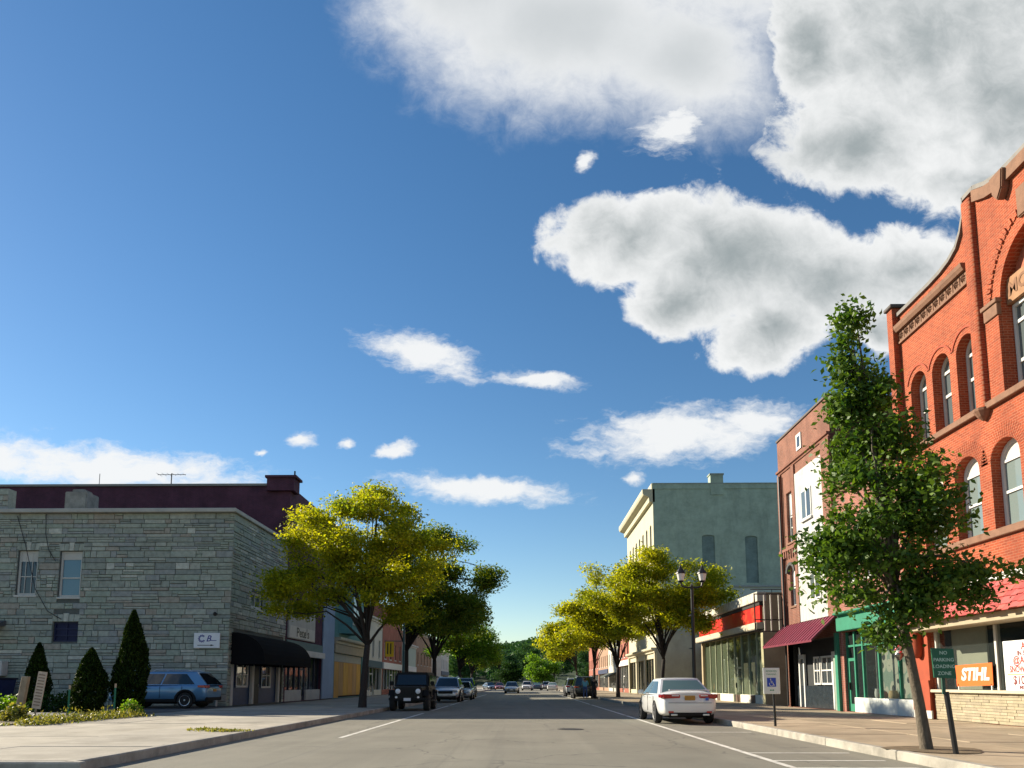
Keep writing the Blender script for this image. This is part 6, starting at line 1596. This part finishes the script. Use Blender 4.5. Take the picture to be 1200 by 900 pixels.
tree('locust_tree', 'dark green tree filling the gap behind the left locusts', (-7.6, 66, .15),
     [(.5, 0, 7.6, 2.8, 2.6, 2.2), (2.6, 0, 6.2, 2.2, 2.4, 1.7), (-1.6, 0, 6.6, 2.0, 2.2, 1.8)], 460, 50, .23, LEAF_LOCD, BARK_D, 12, (.2, 3.0), 4, G_T, csize=.45)
tree('locust_tree', 'bright green tree beyond the parked cars on the left', (-7.6, 92, .15),
     [(.8, 0, 6.6, 3.2, 2.8, 2.1), (3.0, 0, 5.4, 2.2, 2.4, 1.7), (-1.8, 0, 5.6, 2.2, 2.2, 1.6)], 460, 46, .26, LEAF_YG, BARK_D, 13, (.2, 2.6), 4, G_T, csize=.5)
tree('locust_tree', 'green tree far down the left pavement', (-8, 120, .15),
     [(.8, 0, 6.8, 3.2, 2.8, 2.4), (2.6, 0, 5.2, 2.2, 2.4, 1.7)], 260, 34, .3, LEAF_LOCD, BARK_D, 14, (.2, 2.6), 4, G_T, csize=.55)
tree('locust_tree', 'yellow-green locust tree beside the twin-lantern lamp', (8.6, 48.4, .15),
     [(.4, 0, 7.3, 2.7, 2.4, 1.7), (-2.2, 0, 6.6, 2.0, 2.2, 1.6), (2.8, .2, 7.0, 1.8, 1.9, 1.1), (.2, .3, 8.8, 1.6, 1.6, .8), (-.6, 0, 5.2, 2.1, 2.0, .9), (1.6, 0, 5.0, 1.5, 1.8, .9)],
     680, 58, .185, LEAF_LOC, BARK_D, 17, (.13, 2.6), 4, G_T, csize=.40, nlimb=16, lean=(.2, 0))
tree('locust_tree', 'forked yellow-green locust tree in front of the cream columns', (7.75, 63.4, .15),
     [(-.6, 0, 8.6, 2.4, 2.4, 2.2), (-2.2, 0, 7.0, 2.3, 2.4, 1.8), (1.2, 0, 7.4, 2.3, 2.4, 1.8), (-3.0, 0, 5.4, 1.8, 2.0, 1.2), (.4, 0, 5.6, 2.2, 2.2, 1.0)],
     620, 56, .215, LEAF_LOC, BARK_D, 19, (.15, 2.4), 3, G_T, csize=.45, nlimb=14)
tree('locust_tree', 'yellow locust tree beyond the silver-white SUV on the right', (7.9, 86, .15),
     [(-1.4, 0, 7.6, 3.0, 2.8, 2.2), (-3.4, 0, 6.2, 2.4, 2.4, 1.7), (1.2, 0, 7.0, 2.4, 2.4, 2.0)], 520, 50, .27, LEAF_LOC, BARK_D, 23, (.16, 2.6), 4, G_T, csize=.5)
tree('locust_tree', 'golden locust tree farther along the right pavement', (7.6, 110, .15),
     [(-1.2, 0, 7.4, 3.0, 2.8, 2.2), (-2.8, 0, 6.0, 2.0, 2.2, 1.5)], 280, 34, .3, LEAF_LOC, BARK_D, 25, (.17, 2.8), 4, G_T, csize=.55)
tree('maple_tree', 'small bright green tree at the far end of the right kerb', (4.6, 182, 0),
     [(0, 0, 5.0, 4.0, 3.6, 2.8), (-1.4, 0, 4.0, 3.4, 3.2, 2.0), (1.6, 0, 3.6, 2.6, 2.6, 1.8)], 300, 32, .45, LEAF_YG, BARK_D, 29, (.2, 1.6), 4, G_T, csize=.7)
# trees that close the view at the end of the street
end = [(-16, 205, 11, LEAF_FAR, 'broad tree closing the street at the far left'), (-7, 235, 13, LEAF_FAR, 'tall blue-green tree closing the street left of centre'), (1.5, 245, 15, LEAF_FAR, 'tallest blue-green tree at the end of the street'), (-3, 190, 6.5, LEAF_DK, 'small dark purple-green tree at the end of the street'), (10, 250, 14, LEAF_FAR, 'blue-green tree at the end of the street right of centre'), (20, 230, 12, LEAF_FAR, 'broad tree closing the street at the far right'), (-28, 225, 12, LEAF_FAR, 'leafy tree behind the far left roofs')]
for k, (x, y, h_, mt, lb) in enumerate(end):
    w = h_*.36
    tree('maple_tree', lb, (x, y, 0), [(0, 0, h_*.62, w, w, h_*.34), (-w*.5, 0, h_*.45, w*.7, w*.7, h_*.22), (w*.5, 0, h_*.5, w*.7, w*.7, h_*.24)], 200, 30, .55, mt, BARK_D, 40+k, (.28, h_*.25), 4, 'trees closing the end of the street', csize=.85, twig=False)
# wooded hill behind the town
def hill():
    n = 60; vs, fs = [], []
    rng = np.random.default_rng(3)
    def hz(x, y): 
        r = (y-380)/420
        return -1 + 34*max(0, math.sin(min(1, max(0, r))*math.pi/2))*(.75+.25*math.sin(x*.011+1)+.12*math.sin(x*.031))
    xs = np.linspace(-900, 900, n); ys = np.linspace(370, 1000, 24)
    vs = [(x, y, hz(x, y)) for y in ys for x in xs]
    fs = [(j*n+i, j*n+i+1, (j+1)*n+i+1, (j+1)*n+i) for j in range(23) for i in range(n-1)]
    o = MB().add(vs, fs).build('hill', pm('hill_soil', (.03, .05, .02), .95, .3, .02), smooth=True, org=(0, 370, 0))
    tag(o, 'low hill behind the town', kind='structure')
    k = 2600
    x = rng.uniform(-420, 420, k); y = rng.uniform(400, 800, k)
    z = np.array([hz(a, b_) for a, b_ in zip(x, y)])
    per = 34
    c = np.stack([x, y, z+6], 1); base = np.repeat(c, per, 0)
    q = rng.normal(size=(k*per, 3)); q /= np.linalg.norm(q, axis=1)[:, None]
    sz = np.repeat(rng.uniform(.8, 1.3, k), per)[:, None]
    me = leaf_mesh('wood', base+q*np.array([5, 5, 5.5])*sz*rng.uniform(.6, 1, (k*per, 1)), 2.6, LEAF_FAR, rng, .3, .8, tone=np.repeat(rng.uniform(0, 1, k), per))
    w = bpy.data.objects.new('wood', me); COL.objects.link(w)
    tag(w, 'far-off wood covering the hill behind the town', kind='stuff')
hill()
# clipped cypresses on the lot
def cypress(label, loc, h_, r_, seed, n):
    rng = np.random.default_rng(seed)
    t = thing('cypress', label, 'cypress', loc, 'cypresses beside the stone building', local=True)
    MB().tube([(0, 0, -.1), (0, 0, h_*.5), (0, 0, h_*.93)], [.09, .06, .01], 8).build('trunk', BARK_D, t)
    u = rng.uniform(0, 1, n)**.8; a = rng.uniform(0, 2*math.pi, n)
    prof = np.clip(np.sin(np.clip(u*1.25+.32, 0, 1)*math.pi/2)*(1-u)**.72*1.45, .03, 1.1)
    lump = 1+.13*np.sin(a*3+u*9+seed)+.08*np.sin(a*7-u*23)
    rr = r_*prof*lump*(rng.uniform(.25, 1, n)**.35)
    P = np.stack([rr*np.cos(a)+.10*h_*.1*np.sin(u*3), rr*np.sin(a), .06+u*h_*.97], 1)
    ax = np.stack([np.cos(a)*.35, np.sin(a)*.35, np.full(n, 1.0)], 1)
    me = leaf_mesh('foliage', P, .14, THUJA, rng, .0, .42, axis=ax)
    link_child('foliage', me, t)
cypress('tallest dark pointed cypress beside the light blue SUV', (-15.05, 29.4, .15), 3.95, .62, 1, 15000)
cypress('middle-sized dark cypress between the small one and the tallest', (-16.15, 28.6, .15), 2.4, .62, 2, 9000)
cypress('slim cypress behind the slatted notice board at left', (-19.8, 31.2, .15), 2.75, .48, 3, 7000)
# weeds, bushes
def weeds(name, label, pts, n, hgt, leaf, seed, mat=WEED):
    rng = np.random.default_rng(seed); P = []; A = []
    for (x, y, rx, ry, h_, k) in pts:
        k = int(k*n)
        q = rng.normal(size=(k, 2))*.55
        z = np.abs(rng.normal(size=k))*.5*h_*np.exp(-(q**2).sum(1)*.6)
        P.append(np.stack([x+q[:, 0]*rx, y+q[:, 1]*ry, .16+np.clip(z, .02, h_*1.3)], 1))
    P = np.concatenate(P); ax = np.zeros_like(P); ax[:, 2] = .8
    me = leaf_mesh(name, P, leaf, mat, rng, .1, .4, axis=ax)
    o = bpy.data.objects.new(name, me); COL.objects.link(o); return o
strip = [(-13.2-.0*k + .12*math.sin(k*2.1), 20.6+k*.52, .42, .4, .18+.14*abs(math.sin(k*1.7)), 1.0) for k in range(12)]
tag(weeds('weeds', 'sunlit strip of yellow-green weeds along the pavement edge', strip, 330, .3, .10, 4), 'sunlit strip of yellow-green weeds along the pavement edge', kind='stuff')
tag(weeds('grass_tuft', '', [(-6.9, 17.9, .5, .25, .06, 1), (-7.6, 18.4, .3, .2, .05, .5)], 420, .1, .07, 5), 'tuft of grass in a crack of the left pavement', kind='stuff')
def bush(label, loc, rx, ry, h_, n, leaf, mat, seed):
    rng = np.random.default_rng(seed); t = thing('bush', label, 'bush', loc, None, local=True)
    m = MB(); rnd = random.Random(seed)
    for k in range(7):
        a = rnd.uniform(0, 6.28); m.tube([(0, 0, 0), (rx*.3*math.cos(a), ry*.3*math.sin(a), h_*.4), (rx*.6*math.cos(a), ry*.6*math.sin(a), h_*.8)], [.02, .014, .006], 5)
    m.build('stems', BARK, t)
    q = rng.normal(size=(n, 3)); q /= np.linalg.norm(q, axis=1)[:, None]; q[:, 2] = np.abs(q[:, 2])
    P = q*np.array([rx, ry, h_])*(rng.uniform(.2, 1, (n, 1))**.5)*(1+.2*np.sin(q[:, :1]*9+seed))
    link_child('foliage', leaf_mesh('foliage', P, leaf, mat, rng, .3, .6), t)
bush('leafy green bush at the left edge below the dumpster', (-17.4, 25.3, .16), 1.0, .7, .75, 1500, .13, LEAF_YG, 3)
bush('small weedy shrub at the foot of the leaning timber post', (-14.9, 22.6, .16), .45, .4, .5, 700, .11, WEED, 4)
bush('dark low shrub in shade between the notice board and middle cypress', (-18.6, 30.6, .15), 1.5, .7, .75, 1600, .13, LEAF_DK, 5)
bush('small shrub at the foot of the tallest cypress', (-13.55, 26.6, .16), .38, .35, .55, 520, .12, LEAF_YG, 6)
